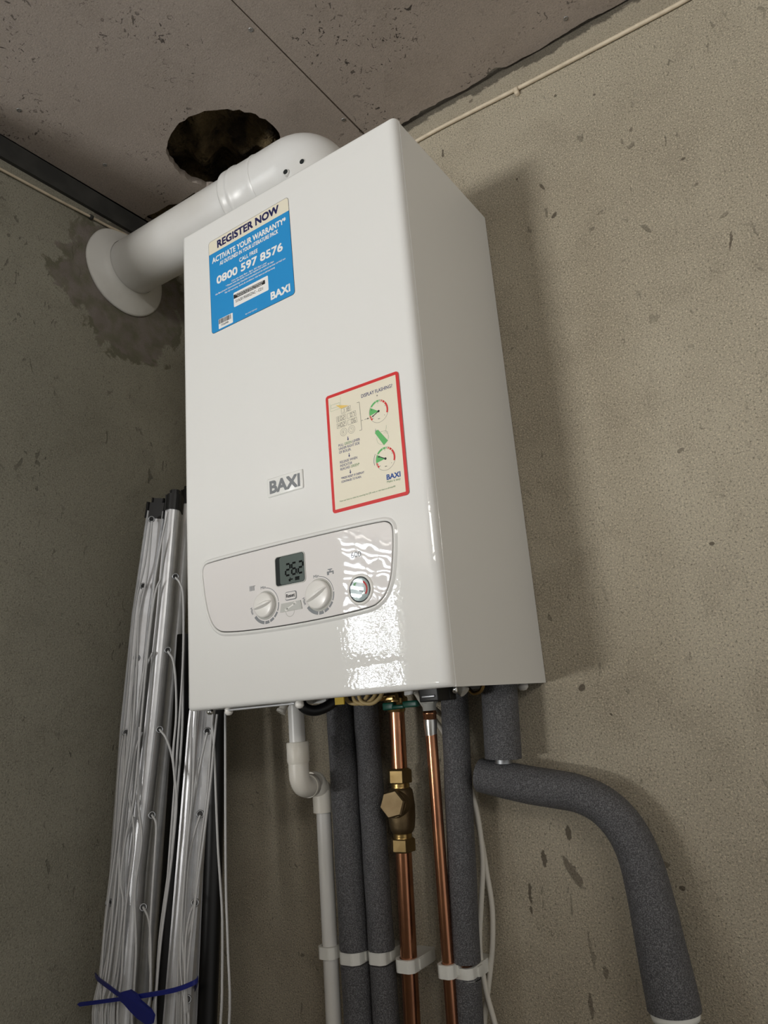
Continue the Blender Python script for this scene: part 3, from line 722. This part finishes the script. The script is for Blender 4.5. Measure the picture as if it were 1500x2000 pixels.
for (u, v) in ((560, 338), (592, 318)):
    q = MB(); p_ = at(u, v, FY-50); q.lathe((p_[0], FY-49, p_[2]), (0.15,-1,-.1), [(-6, 5), (4, 5), (5, 4.2), (5, 4.0), (4.5, 3.9)], 20); q.lathe((p_[0], FY-49, p_[2]), (0.15,-1,-.1), [(4.6, 4.0), (4.7, .01)], 20, 1); q.build('screw_boss', [M['upvc'], M['lcd_frame']], flue)  # dark disc paints the shade inside each boss
f = MB(); prof = []
n = 64; vs = []
for (h, r) in ((0, 83), (2.5, 84), (5, 81), (9, 70), (14, 58), (20, 52), (24, 50.6)):
    for k in range(n):
        a = 2*math.pi*k/n; rr = r*(1+(.003*math.sin(3*a+.4)+.004*math.sin(7*a))*(1 if h < 8 else .1))
        hh = h+(.5*math.sin(2*a+1)+.7*math.sin(5*a) if 2 < h < 10 else 0)
        vs.append((XL+max(.3, hh), FY+rr*math.sin(a), FZ-3+rr*math.cos(a)+(3 if h > 15 else 0)))
f.add(vs, [(i*n+k, i*n+(k+1) % n, (i+1)*n+(k+1) % n, (i+1)*n+k) for i in range(6) for k in range(n)], 0, True)
f.build('wall_flange', M['flange'], flue)

# ------------------------------------------------------------------ pipes below the boiler
PY = -47.0
def vline(a, b, y, z0=None, z1=None):     # straight run through two photo points on the plane y, between heights
    A_, B_ = at(*a, y), at(*b, y)
    def zat(z):
        t = (max(z, -430.)-A_[2])/(B_[2]-A_[2]); p = A_+t*(B_-A_); p[2] = z; return p
    return zat
# condensate pipe
cz_ = thing('condensate_pipe', at(636,1700,PY)*[1,1,0]+[0,0,-900], 'white plastic waste pipe with a cranked elbow, leftmost pipe under the boiler', 'pipe')
cy = -140
top = vline((578,1390), (582,1470), cy)
q = MB(); q.tube([top(13), top(-70)], 10.9, 24); q.build('upper_pipe', M['upvc'], cz_)
A_ = top(-54); eb = at(590,1530,cy); bk = at(629,1520,-58)
q = MB(); q.tube([top(-50), top(-51), top(-74), top(-78)], [14.0, 15, 15, 13.6], 28)
ctr = [top(-76), top(-90), top(-99)+np.array([0,1.5,0]), top(-106)+np.array([-.5,7,0]), top(-109)+np.array([-2,16,0]), top(-109)+np.array([-4,24,0])]
q.tube(smooth_path(ctr, 4), 13.6, 28)
q.lathe(ctr[-1]-np.array([0,2,0]), (-.25,1,0), [(0, 15), (10, 15), (11, 13)], 28)
q.build('elbow', M['pvc'], cz_)
wl_ = vline((632,1580), (652,2000), PY-2)
e2 = wl_(-108)
q = MB(); q.tube([ctr[-1], np.array([e2[0], -64, e2[2]])], 11.4, 24); q.build('cross_pipe', M['pvc'], cz_)
q = MB(); q.tube(smooth_path([np.array([e2[0]+1, -78, e2[2]]), np.array([e2[0], -64, e2[2]-1]), np.array([e2[0], -57, e2[2]-10]), wl_(-124), wl_(-150)], 4), 13.6, 28); q.tube([wl_(-122), wl_(-152)], 14.8, 28); q.build('elbow', M['pvc'], cz_)
q = MB(); q.tube([wl_(-148), wl_(-430), wl_(-900)], 10.7, 24); q.build('lower_pipe', M['upvc'], cz_)

def insulated(label, a, b, r_f, r_c, gap, y=PY):
    L = vline(a, b, y); t_ = thing('insulated_pipe', L(-900), label, 'pipe')
    q = MB(); q.tube([L(14), L(-430), L(-900)], r_c, 20); q.build('copper_core', M['copper'], t_)
    z0, z1 = gap
    def sleeve(za, zb):
        N = 14; zz = np.linspace(za, zb, N); rr = [r_f*(1+.018*math.sin(i*1.7+za)) for i in range(N)]
        q = MB(); P_ = [L(z) for z in zz]
        q.tube(P_, rr, 32, caps=False)
        d_ = (P_[-1]-P_[0]); d_ /= np.linalg.norm(d_)
        for e_, s_, rq in ((P_[0], -1, rr[0]), (P_[-1], 1, rr[-1])):
            q.lathe(e_, d_*s_, [(0, rq), (1.2, rq-.8), (1.2, r_c+.4), (-6, r_c+.4)], 32, smooth=False)
        return q.build('foam_sleeve', M['foam'], t_)
    sleeve(11, z0); sleeve(z1, -900)
    return L
zA = at(690,1862,PY-20)[2]
LA = insulated('thick grey foam-wrapped pipe beside the white waste pipe', (667,1420), (693,1850), 20.5, 11, (zA, zA-19))
zB = at(745,1861,PY-12)[2]
LB = insulated('grey foam-wrapped pipe between the thick foam pipe and the copper pipe with brass fittings', (717,1420), (745,1850), 17.6, 7.5, (zB, at(745,1897,PY-17)[2]), PY+5)
zC_ = at(908,1885,PY-17)[2]
LC = insulated('grey foam-wrapped pipe beside the thin copper pipe and white cables', (890,1420), (910,1870), 18.0, 7.5, (zC_, zC_-19))

# gas pipe: 22 mm copper with isolating valve and brass strainer
G = vline((775,1400), (805,2000), PY)
gp = thing('copper_pipe', G(-900), 'thick copper pipe with green-handled valve and brass fittings', 'pipe')
z_n1a, z_n1b = at(778,1504,PY-14)[2], at(778,1531,PY-14)[2]
z_n2a, z_n2b = at(785,1640,PY-14)[2], at(785,1666,PY-14)[2]
q = MB(); q.tube([G(-10), G(z_n1a-4)], 11, 28); q.build('upper_tube', M['copper'], gp)
q = MB(); q.tube([G(z_n2b+4), G(-430), G(-900)], 11, 28); q.build('lower_tube', M['copper'], gp)
gd = G(-1)-G(0); gd /= np.linalg.norm(gd)
q = MB(); q.lathe(G(14), gd, [(0, 12), (14, 12), (18, 15), (24, 15), (27, 12.6), (34, 12.4), (36, 11.2)], 28); q.hex(G(14), gd, 16, 25, 16); vb = q.build('isolating_valve', M['brass'], gp)
q = MB(); p_ = at(778,1378,PY-20)
q.rbox((p_[0]-24, PY-24, p_[2]-5), (p_[0]-6, PY-14, p_[2]+5), 2); q.rbox((p_[0]-8, PY-26, p_[2]-4.5), (p_[0]+12, PY-20, p_[2]+1), 2); q.rbox((p_[0]+9, PY-25, p_[2]-3.5), (p_[0]+32, PY-15, p_[2]+5), 2); q.build('lever', M['greenlever'], vb)
L_ = z_n1a-z_n2b
q = MB(); q.hex(G(z_n1a), gd, 0, z_n1a-z_n1b, 17.2, twist=.3); q.lathe(G(z_n1a), gd, [(-1.5, 11.3), (0, 14), (1, 14)], 28); q.build('compression_nut', M['brass_dull'], gp)
q = MB(); q.hex(G(z_n2a), gd, 0, z_n2a-z_n2b, 17.2, twist=.3); q.lathe(G(z_n2b), gd, [(-1, 14), (0, 14), (1.5, 11.3)], 28); q.build('compression_nut', M['brass_dull'], gp)
hb = z_n1b-z_n2a
q = MB()
q.lathe(G(z_n1b), gd, [(-.5, 13), (1.5, 12.4), (3, 13), (4.5, 12.4), (6, 13), (8, 13)], 28, 1)
q.lathe(G(z_n2a), -gd, [(-.5, 13), (1.5, 12.4), (3, 13), (4.5, 12.4), (6, 13), (8, 13)], 28, 1)
q.lathe(G(z_n1b), gd, [(6, 13), (9, 16), (hb*.2, 17), (hb*.42, 18.6), (hb*.62, 18.4), (hb*.8, 17), (hb-9, 15.5), (hb-6, 13)], 32)
bd_ = np.array([.12, -.95, .10]); bd_ /= np.linalg.norm(bd_)
o_ = G((z_n1b+z_n2a)/2+8)
q.lathe(o_, bd_, [(6, 17.5), (21, 17.5), (22, 16.5)], 32)
q.hex(o_, bd_, 20, 29, 18.4, twist=.2, ch=1.8)
q.build('strainer_body', [M['bronze'], M['brass']], gp)

# 15 mm copper
T = vline((840,1400), (884,2000), PY-18)
tp = thing('copper_pipe', T(-900), 'thin bare copper pipe with a soldered joint, right of the brass fittings', 'pipe')
q = MB(); q.tube([T(14), T(-430), T(-900)], 7.5, 24); q.build('tube', M['copper'], tp)
zj = at(846,1402,PY-25)[2]
q = MB(); q.lathe(T(zj+14), gd, [(0, 7.6), (1, 8.6), (6, 8.6), (7, 9.3), (9, 9.3), (10, 8.6), (22, 8.5), (23, 7.6)], 24); q.build('solder_coupling', M['copper'], tp)
q = MB(); q.lathe(T(zj), gd, [(2, 8.8), (8, 8.75), (17, 8.1), (22, 7.7)], 24); q.build('solder', M['solder'], tp)
q = MB(); q.lathe(T(-9), gd, [(-10, 10.5), (4, 10.5), (8, 9), (14, 8.8), (16, 7.6)], 24); q.hex(T(-9), gd, -6, 5, 12); q.build('union_nut', M['pale_grey'], tp)

# wall clips
def clip(u, v, y, r, label):
    p = at(u, v, y); k = MB(); n = 48; a_ = r+3.4; h = 7.5; vs = []
    for k_ in range(n):
        t_ = 2*math.pi*k_/n; cx, cy_ = math.cos(t_), math.sin(t_)
        lim = []
        ysz = (-y-.2) if cy_ > 0 else a_
        s_ = min(a_/abs(cx) if abs(cx) > 1e-6 else 1e9, ysz/abs(cy_) if abs(cy_) > 1e-6 else 1e9)
        if cy_ <= 0: s_ = min(s_, (r+3.4)*1.13)
        for rr, z in ((s_, -h), (s_, h), (r+.5, h), (r+.5, -h)):
            vs.append((p[0]+rr*cx, y+rr*cy_, p[2]+z))
    k.add(vs, [(4*i+j, 4*i+(j+1) % 4, 4*((i+1) % n)+(j+1) % 4, 4*((i+1) % n)+j) for i in range(n) for j in range(4)])
    for f_ in range(len(k.f)): k.f[f_] = k.f[f_][::-1]
    k.rbox((p[0]+a_-.5, y+2, p[2]-h*.8), (p[0]+a_+2.2, y+14, p[2]+h*.8), .8)
    o = k.build('pipe_clip', M['clip'])
    tag(o, label, 'pipe clip', 'white pipe clips on the back wall')
clip(645, 1857, PY-2, 10.7, 'white clip holding the white waste pipe to the wall')
zc1 = 1868
clip(691, 1866, PY, 13.5, 'white clip on the thick foam-wrapped pipe beside the waste pipe')
clip(743, 1867, PY+5, 10.5, 'white clip above the bare gap in the second foam-wrapped pipe')
clip(798, 1882, PY, 11.0, 'large white clip holding the thick copper pipe')
clip(875, 1894, PY-18, 7.5, 'white clip holding the thin copper pipe')
clip(911, 1898, PY, 10.5, 'white clip on the foam-wrapped pipe next to the white cables')

# bent insulated pipe at the right
bp_ = thing('insulated_pipe', at(1318,2000,-60), 'bent grey foam-wrapped pipe sweeping right and down the wall', 'pipe')
q = MB(); st0 = vline((977,1380), (983,1480), -50)
q.tube([st0(11), st0(at(983,1484,-72)[2])], 23, 32, caps=True); q.build('foam_sleeve', M['foam'], bp_)
q = MB(); q.tube([st0(-60), st0(at(983,1490,-80)[2]-3)], 11, 24); q.build('copper_core', M['alu_dull'], bp_)
pts = [(938,1514,-46),(985,1523,-46),(1035,1533,-45),(1085,1541,-44),(1130,1550,-43),(1172,1569,-43),(1207,1600,-43),(1234,1640,-43),(1254,1690,-44),(1272,1760,-46),(1287,1830,-48),(1302,1900,-50),(1313,1950,-51),(1317,1972,-51)]
rr = [20.5,22,22.4,22,21.6,22,22.6,23,23.6,24.8,25.8,27,27.5,27.5]
P_ = [at(*p) for p in pts]
sp = smooth_path(P_, 4); sr = list(np.interp(np.linspace(0, len(rr)-1, len(sp)), range(len(rr)), rr))
q = MB(); q.tube(sp, sr, 36); q.build('foam_sleeve', M['foam'], bp_)
dn = P_[-1]-P_[-3]; dn /= np.linalg.norm(dn)
q = MB(); q.lathe(P_[-1], dn, [(-2, 24), (5, 25), (9, 24), (10, 14)], 32); q.build('collar', M['clip'], bp_)
q = MB(); q.tube([P_[-1], P_[-1]+dn*26], 13, 24); q.build('copper_core', M['copper'], bp_)
q = MB(); q.tube([P_[-1]+dn*17, P_[-1]+dn*24, P_[-1]+dn*40+np.array([0,0,-300.]), P_[-1]+np.array([dn[0]*40,0,-560.])], [24,25.5,25.5,25.5], 32); q.build('foam_sleeve', M['foam'], bp_)

# white cables
for pts_, lab in (
    ([(812,1352,-80),(830,1380,-60),(860,1420,-30),(895,1480,-22),(919,1540,-26),(934,1600,-26),(943,1680,-26),(940,1760,-26),(937,1850,-24),(948,1928,-22),(965,1993,-20),(974,2030,-19),(985,2080,-18),(993,2150,-16),(1000,2300,-14)], 'white cable hanging beside the foam-wrapped pipe, lowest end swinging right'),
    ([(824,1354,-80),(845,1380,-60),(872,1410,-22),(900,1480,-12),(920,1560,-14),(940,1640,-14),(950,1700,-14),(961,1770,-14),(962,1840,-14),(957,1900,-12),(950,1960,-12),(944,2040,-12),(940,2300,-12)], 'white cable behind the other cable, lowest end swinging left')):
    q = MB(); q.tube(smooth_path([at(*p) for p in pts_], 6), 3.4, 12); tag(q.build('cable', M['cable']), lab, 'cable')

# cables clipped along the top of the walls
q = MB(); P_ = [at(u, v, -3.4) for u, v in ((1420,-48),(1340,0),(1250,48),(1170,90),(1090,132),(1009,174),(930,214),(860,250),(822,271))]
d0 = P_[-1]-P_[-2]
P_ = [P_[0]+(P_[0]-P_[1])*8]+P_+[P_[-1]+d0*k for k in (2, 4, 8)]
q.tube(smooth_path(P_, 5), 3.2, 12)
cb = thing('surface_cable', P_[-1], 'pale cable clipped along the top of the right-hand wall', 'cable')
q.build('sheath', M['oldcable'], cb)
q = MB(); p_ = at(1008,176,-4); dd = (P_[5]-P_[7]); dd /= np.linalg.norm(dd)
q.lathe(p_-dd*3.5, dd, [(0, 3.4), (0, 4.6), (7, 4.6), (7, 3.4)], 20); q.lathe((p_[0]+.5, -1, p_[2]-6), (0,-1,0), [(0, 3.4), (5, 3.4), (6, 2.2), (6.3, .01)], 16); q.build('cable_clip', M['oldcable'], cb)
q = MB(); P_ = [atx(u, v, XL+4) for u, v in ((-60,299),(0,330),(60,362),(120,394),(178,424),(210,441),(245,458))]
P_ = [P_[0]+(P_[0]-P_[1])*2]+P_+[P_[-1]+np.array([0, 60., 0]), P_[-1]+np.array([0, 100., 0])]
cb2 = thing('surface_cable', P_[-1], 'thin dull cable running along the top of the left wall to the flue', 'cable')
q.tube(smooth_path(P_, 5), 2.4, 10); q.build('sheath', M['oldcable'], cb2)
q = MB(); p_ = atx(178,424,XL+4); q.lathe(p_-np.array([0,3.,0]), (0,1,0), [(0, 2.6), (0, 4.2), (6, 4.2), (6, 2.6)], 16); q.build('cable_clip', M['dark_trim'], cb2)

# ceiling screws
for (u, v, lab) in ((490,58,'screw head in the ceiling board left of the joint, near the top edge'), (671,234,'screw in broken plaster beside the ceiling joint above the flue'), (37,215,'screw head in the ceiling above the left wall'), (205,322,'small screw head in the ceiling near the flue flange'), (1105,36,'screw head in the ceiling board close to the right-hand wall')):
    p_ = atz(u, v, ZC); q = MB(); q.lathe((p_[0], p_[1], ZC+2), (0,0,-1), [(0, 1.5), (1.8, 3.8), (2.6, 3.6), (2.8, 1.6), (2.0, 1.2), (1.8, .01)], 16)
    tag(q.build('ceiling_screw', M['screw']), lab, 'screw', 'ceiling screws')

# ------------------------------------------------------------------ folded rotary clothes dryer
dr = thing('rotary_clothes_dryer', (-150, -190, -ZF), 'folded aluminium rotary clothes dryer tied with its lines, in the left corner', 'clothes dryer')
q = MB(); q.tube([(-150,-190,-ZF+2), (-150,-190,-480)], 22, 24); q.build('pole', M['alu_dull'], dr)
def sweep(mb, path, sec, yaw, mi=0):
    path = [np.array(p, float) for p in path]; vs = []; n = len(sec)
    for i, p in enumerate(path):
        a, b_ = path[max(0, i-1)], path[min(len(path)-1, i+1)]; t_ = b_-a; t_ /= np.linalg.norm(t_)
        view = np.array([math.sin(yaw), -math.cos(yaw), 0]); e_ = np.cross(t_, view); e_ /= np.linalg.norm(e_); wv = np.cross(e_, t_)
        for (su, sw) in sec: vs.append(p+su*e_+sw*wv)
    fs = [(i*n+k, i*n+(k+1) % n, (i+1)*n+(k+1) % n, (i+1)*n+k) for i in range(len(path)-1) for k in range(n)]
    mb.add(vs, fs, mi, False); mb.add(vs[:n], [tuple(range(n))], mi); mb.add(vs[-n:], [tuple(range(n))[::-1]], mi)
    return vs
rnd_front = [(10*math.sin(a), 5+10*math.cos(a)) for a in np.linspace(-1.45, 1.45, 11)]
SEC_R = [(-10.5,-16),(-10.5,3)]+rnd_front+[(11.2,5.0),(12.6,4.6),(12.6,3.2),(10.8,2.6),(10.8,-16)]
SEC_F = [(-15,-12),(-15,8),(-13.2,9.6),(-11.4,8),(-11.0,6),(11.0,6),(11.4,8),(13,9.4),(14.6,8),(14.6,-12)]
SEC_W = [(-17,-12),(-17,3),(-10,4),(-9,2),(-6,2),(-5,4.4),(-2.6,4.4)]+[(5.5+7.6*math.sin(a), 5+7.6*math.cos(a)) for a in np.linspace(-1.5, 1.5, 9)]+[(14,4),(16.4,3.6),(16.4,-12)]
NV = (0.62, -1)     # rough viewing side used to turn the profiles
def arm(pix, sec, yaw, cap):
    P_ = [at(*p) for p in pix]; d_ = P_[-1]-P_[-2]
    P_ = P_+[P_[-1]+d_*.35, np.array([-150+(P_[-1][0]+150)*.6, -190, -720.])]
    q = MB(); sweep(q, P_, sec, yaw); a_ = q.build('arm', M['alu'], dr)
    if cap:
        u0 = (P_[0]-P_[1]); u0 /= np.linalg.norm(u0)
        cs = [(a*1.1+(0.6 if a > 0 else -.6), b_*1.12) for a, b_ in sec]
        q = MB(); sweep(q, [P_[0]+u0*14, P_[0]+u0*9, P_[0]-u0*12], cs, yaw)
        sweep(q, [P_[0]+u0*22, P_[0]+u0*12], [(a*.62, b_*.62) for a, b_ in cs], yaw)
        q.build('end_cap', M['blackplastic'], a_)
    return a_, P_
a1, p1 = arm([(308,1000,-172),(279,1200,-180),(257,1420,-190),(238,1700,-203),(208,2000,-216)], SEC_F, .45, True)
a2, p2 = arm([(341,985,-165),(322,1200,-176),(300,1420,-187),(267,1700,-206),(246,2000,-225)], SEC_R, .75, True)
a3, p3 = arm([(368,975,-75),(350,1200,-88),(329,1420,-100),(302,1700,-118),(278,2000,-135)], SEC_R, .9, True)
a4, p4 = arm([(424,1100,-160),(411,1220,-167),(390,1420,-178),(368,1700,-194),(344,2000,-210)], SEC_W, .55, True)
a5, p5 = arm([(414,1180,-62),(412,1420,-76),(396,1700,-94),(384,2000,-112)], SEC_R, .4, False)
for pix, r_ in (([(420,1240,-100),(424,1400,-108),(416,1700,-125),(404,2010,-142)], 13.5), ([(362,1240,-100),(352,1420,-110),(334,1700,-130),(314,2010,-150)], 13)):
    q = MB(); P_ = [at(*p) for p in pix]; q.tube(P_+[P_[-1]+np.array([(-150-P_[-1][0])*.5, -20., -260.])], r_, 18); q.build('gap_fill_tube', M['blackplastic'], dr)  # black tubes added to darken the gaps between the arms
def eyelet(armo, u, v, y):
    p = at(u, v, y); d_ = CAM-p; d_ /= np.linalg.norm(d_)
    q = MB(); t_ = []
    e_ = np.cross(d_, [0,0,1.]); e_ /= np.linalg.norm(e_); g_ = np.cross(e_, d_)
    q.tube([p+4.2*(math.cos(a)*e_+math.sin(a)*g_) for a in np.linspace(0, 2*math.pi, 21)[:-1]], 1.2, 8, closed=True)
    q.lathe(p-d_*1.0, d_, [(0, 3.8), (.2, .01)], 16, 1)
    q.build('eyelet', [M['alu_dull'], M['blackplastic']], armo)
yf = lambda v: float(np.interp(v, [950,1400,1700,2000], [-190,-207,-223,-243]))
for u, v in ((296,1014),(280,1145),(267,1285),(246,1431),(213,1763)): eyelet(a1, u, v, yf(v)+4)
for u, v in ((343,1126),(328,1270),(312,1425),(297,1592),(280,1772)): eyelet(a2, u, v, yf(v)+6)
for u, v in ((405,1428),(391,1590),(381,1763),(366,1952)): eyelet(a4, u, v, yf(v)+14)
LN = [
 [(293,1020),(283,1100),(265,1180),(255,1280),(245,1400),(232,1500),(222,1650),(207,1780),(196,1900),(182,2010)],
 [(297,1018),(288,1120),(272,1200),(262,1300),(252,1420),(236,1600),(222,1750),(205,1860),(193,2010)],
 [(280,1148),(272,1180),(268,1290),(258,1440),(243,1560),(228,1700),(214,1850),(200,2010)],
 [(327,1000),(315,1060),(303,1130),(293,1220),(280,1320),(265,1430),(250,1560),(240,1660),(232,1800),(222,1900),(212,2010)],
 [(314,1130),(303,1160),(292,1240),(282,1340),(272,1450),(262,1560),(245,1640),(236,1720),(240,1770),(225,1900),(205,2010)],
 [(298,1275),(286,1300),(276,1330),(268,1420),(258,1500),(247,1600),(238,1750),(222,2010)],
 [(267,1287),(260,1320),(255,1430),(240,1550),(228,1700),(220,1850),(210,1920),(190,2010)],
 [(245,1433),(243,1470),(238,1560),(222,1690),(206,1800),(198,1900),(186,2010)],
 [(343,1128),(352,1140),(358,1170),(357,1300),(345,1480),(333,1640),(325,1740),(312,1850),(305,1940),(300,2010)],
 [(328,1272),(338,1290),(343,1330),(344,1400),(338,1480),(345,1560),(338,1650),(330,1720),(315,1830),(306,1930),(302,2010)],
 [(312,1425),(326,1445),(338,1490),(342,1560),(338,1640),(325,1730),(312,1830),(305,1930),(298,2010)],
 [(297,1592),(305,1610),(303,1660),(297,1750),(292,1850),(295,1930),(290,2010)],
 [(280,1772),(290,1795),(294,1840),(293,1940),(286,2010)],
 [(262,1597),(250,1625),(243,1660),(240,1740),(245,1780),(236,1850),(228,1920),(216,2010)],
 [(213,1764),(208,1800),(205,1850),(198,1920),(200,2010)],
 [(245,1775),(238,1800),(230,1860),(225,1940),(220,2010)],
 [(277,1430),(264,1470),(255,1540),(253,1560),(262,1640),(245,1780),(238,1900),(230,2010)],
 [(258,1440),(250,1530),(235,1650),(232,1740),(222,1830),(212,1910),(196,2010)],
 [(272,1420),(270,1560),(277,1640),(264,1740),(266,1850),(262,1930),(258,2010)],
 [(268,1300),(262,1420),(256,1490),(240,1600),(226,1740),(216,1840),(203,1900),(189,2010)],
 [(405,1430),(398,1460),(388,1510),(378,1570),(368,1640),(360,1720),(352,1850),(350,2010)],
 [(391,1592),(382,1620),(372,1660),(365,1720),(358,1850),(354,2010)],
 [(380,1765),(370,1790),(362,1850),(360,2010)],
 [(416,1395),(412,1450),(405,1550),(390,1660),(378,1780),(362,1850),(356,1900),(360,2010)],
 [(424,1395),(418,1450),(412,1520),(400,1620),(384,1740),(372,1840),(364,1930),(362,2010)],
 [(413,1395),(418,1460),(425,1640),(430,1720),(434,1790),(434,1900),(430,2010)],
 [(440,1390),(440,1500),(441,1720),(445,1850),(447,2010)],
 [(392,1250),(384,1390),(379,1480),(375,1560),(366,1650),(358,1750),(352,1880),(362,2010)],
 [(384,1250),(375,1395),(372,1500),(368,1600),(360,1700),(350,1850),(345,2010)],
 [(388,1480),(378,1560),(372,1600),(366,1640),(356,1800),(365,1960),(368,2010)],
 [(357,1300),(356,1420),(345,1560),(330,1700),(318,1800),(308,1900),(304,2010)],
]
for i, L in enumerate(LN):
    off = (i*7 % 5)*2.2
    P_ = []
    for j, (u, v) in enumerate(L):
        k = (10 if 20 <= i else 0)
        P_.append(at(u, v, yf(v)+2-off*min(1, j/3)+k))
    P_.append(P_[-1]+np.array([(-150-P_[-1][0])*.3, 25, -160]))
    q = MB(); q.tube(smooth_path(P_, 5), 1.55, 8); q.build('washing_line', M['line'], dr)

# blue cable tie round the bundle
ct_ = thing('cable_tie', at(240,1948,-262), 'blue cable tie around the folded clothes dryer, tail and tag sticking out', 'cable tie')
Pf = [at(u, v, y) for u, v, y in ((187,1904,-232),(193,1912,-250),(212,1926,-262),(238,1944,-268),(262,1946,-268),(300,1941,-264),(345,1932,-256),(380,1918,-246),(386,1910,-232))]
Pb = [at(382,1925,-195), at(366,1940,-140), at(300,1950,-110), at(240,1945,-140), at(206,1925,-190)]
loop = smooth_path(Pf+Pb+[Pf[0]], 5)[:-1]
q = MB(); N = len(loop); vs = []
cen = np.mean(loop, axis=0)
for p in loop:
    o_ = p-cen; o_[2] = 0; o_ /= np.linalg.norm(o_)
    for dz, dr_ in ((-2.6, 0), (2.6, 0), (2.6, 1.6), (-2.6, 1.6)): vs.append(p+np.array([0, 0, dz])+o_*dr_)
q.add(vs, [(4*i+j, 4*i+(j+1) % 4, 4*((i+1) % N)+(j+1) % 4, 4*((i+1) % N)+j) for i in range(N) for j in range(4)])
q.build('strap', M['tie'], ct_)
def slab(pix, th_, name):
    P_ = [at(*p) for p in pix]; d_ = np.array([0, th_, 0.]); n = len(P_); q = MB()
    q.add(P_+[p+d_ for p in P_], [tuple(range(n)), tuple(range(n, 2*n))[::-1]]+[(i, n+i, n+(i+1) % n, (i+1) % n) for i in range(n)])
    q.build(name, M['tie'], ct_)
slab([(150,1962,-274),(156,1966,-274),(195,1961,-272),(238,1955,-271),(238,1947,-271),(195,1953,-272),(155,1958,-274)], 1.5, 'tail')
slab([(230,1952,-273),(236,1938,-273),(252,1934,-273),(264,1942,-273),(272,1955,-274),(292,1972,-276),(299,1984,-277),(296,2000,-277),(284,2001,-277),(268,1990,-276),(254,1976,-275),(240,1960,-274)], 3.5, 'tag')
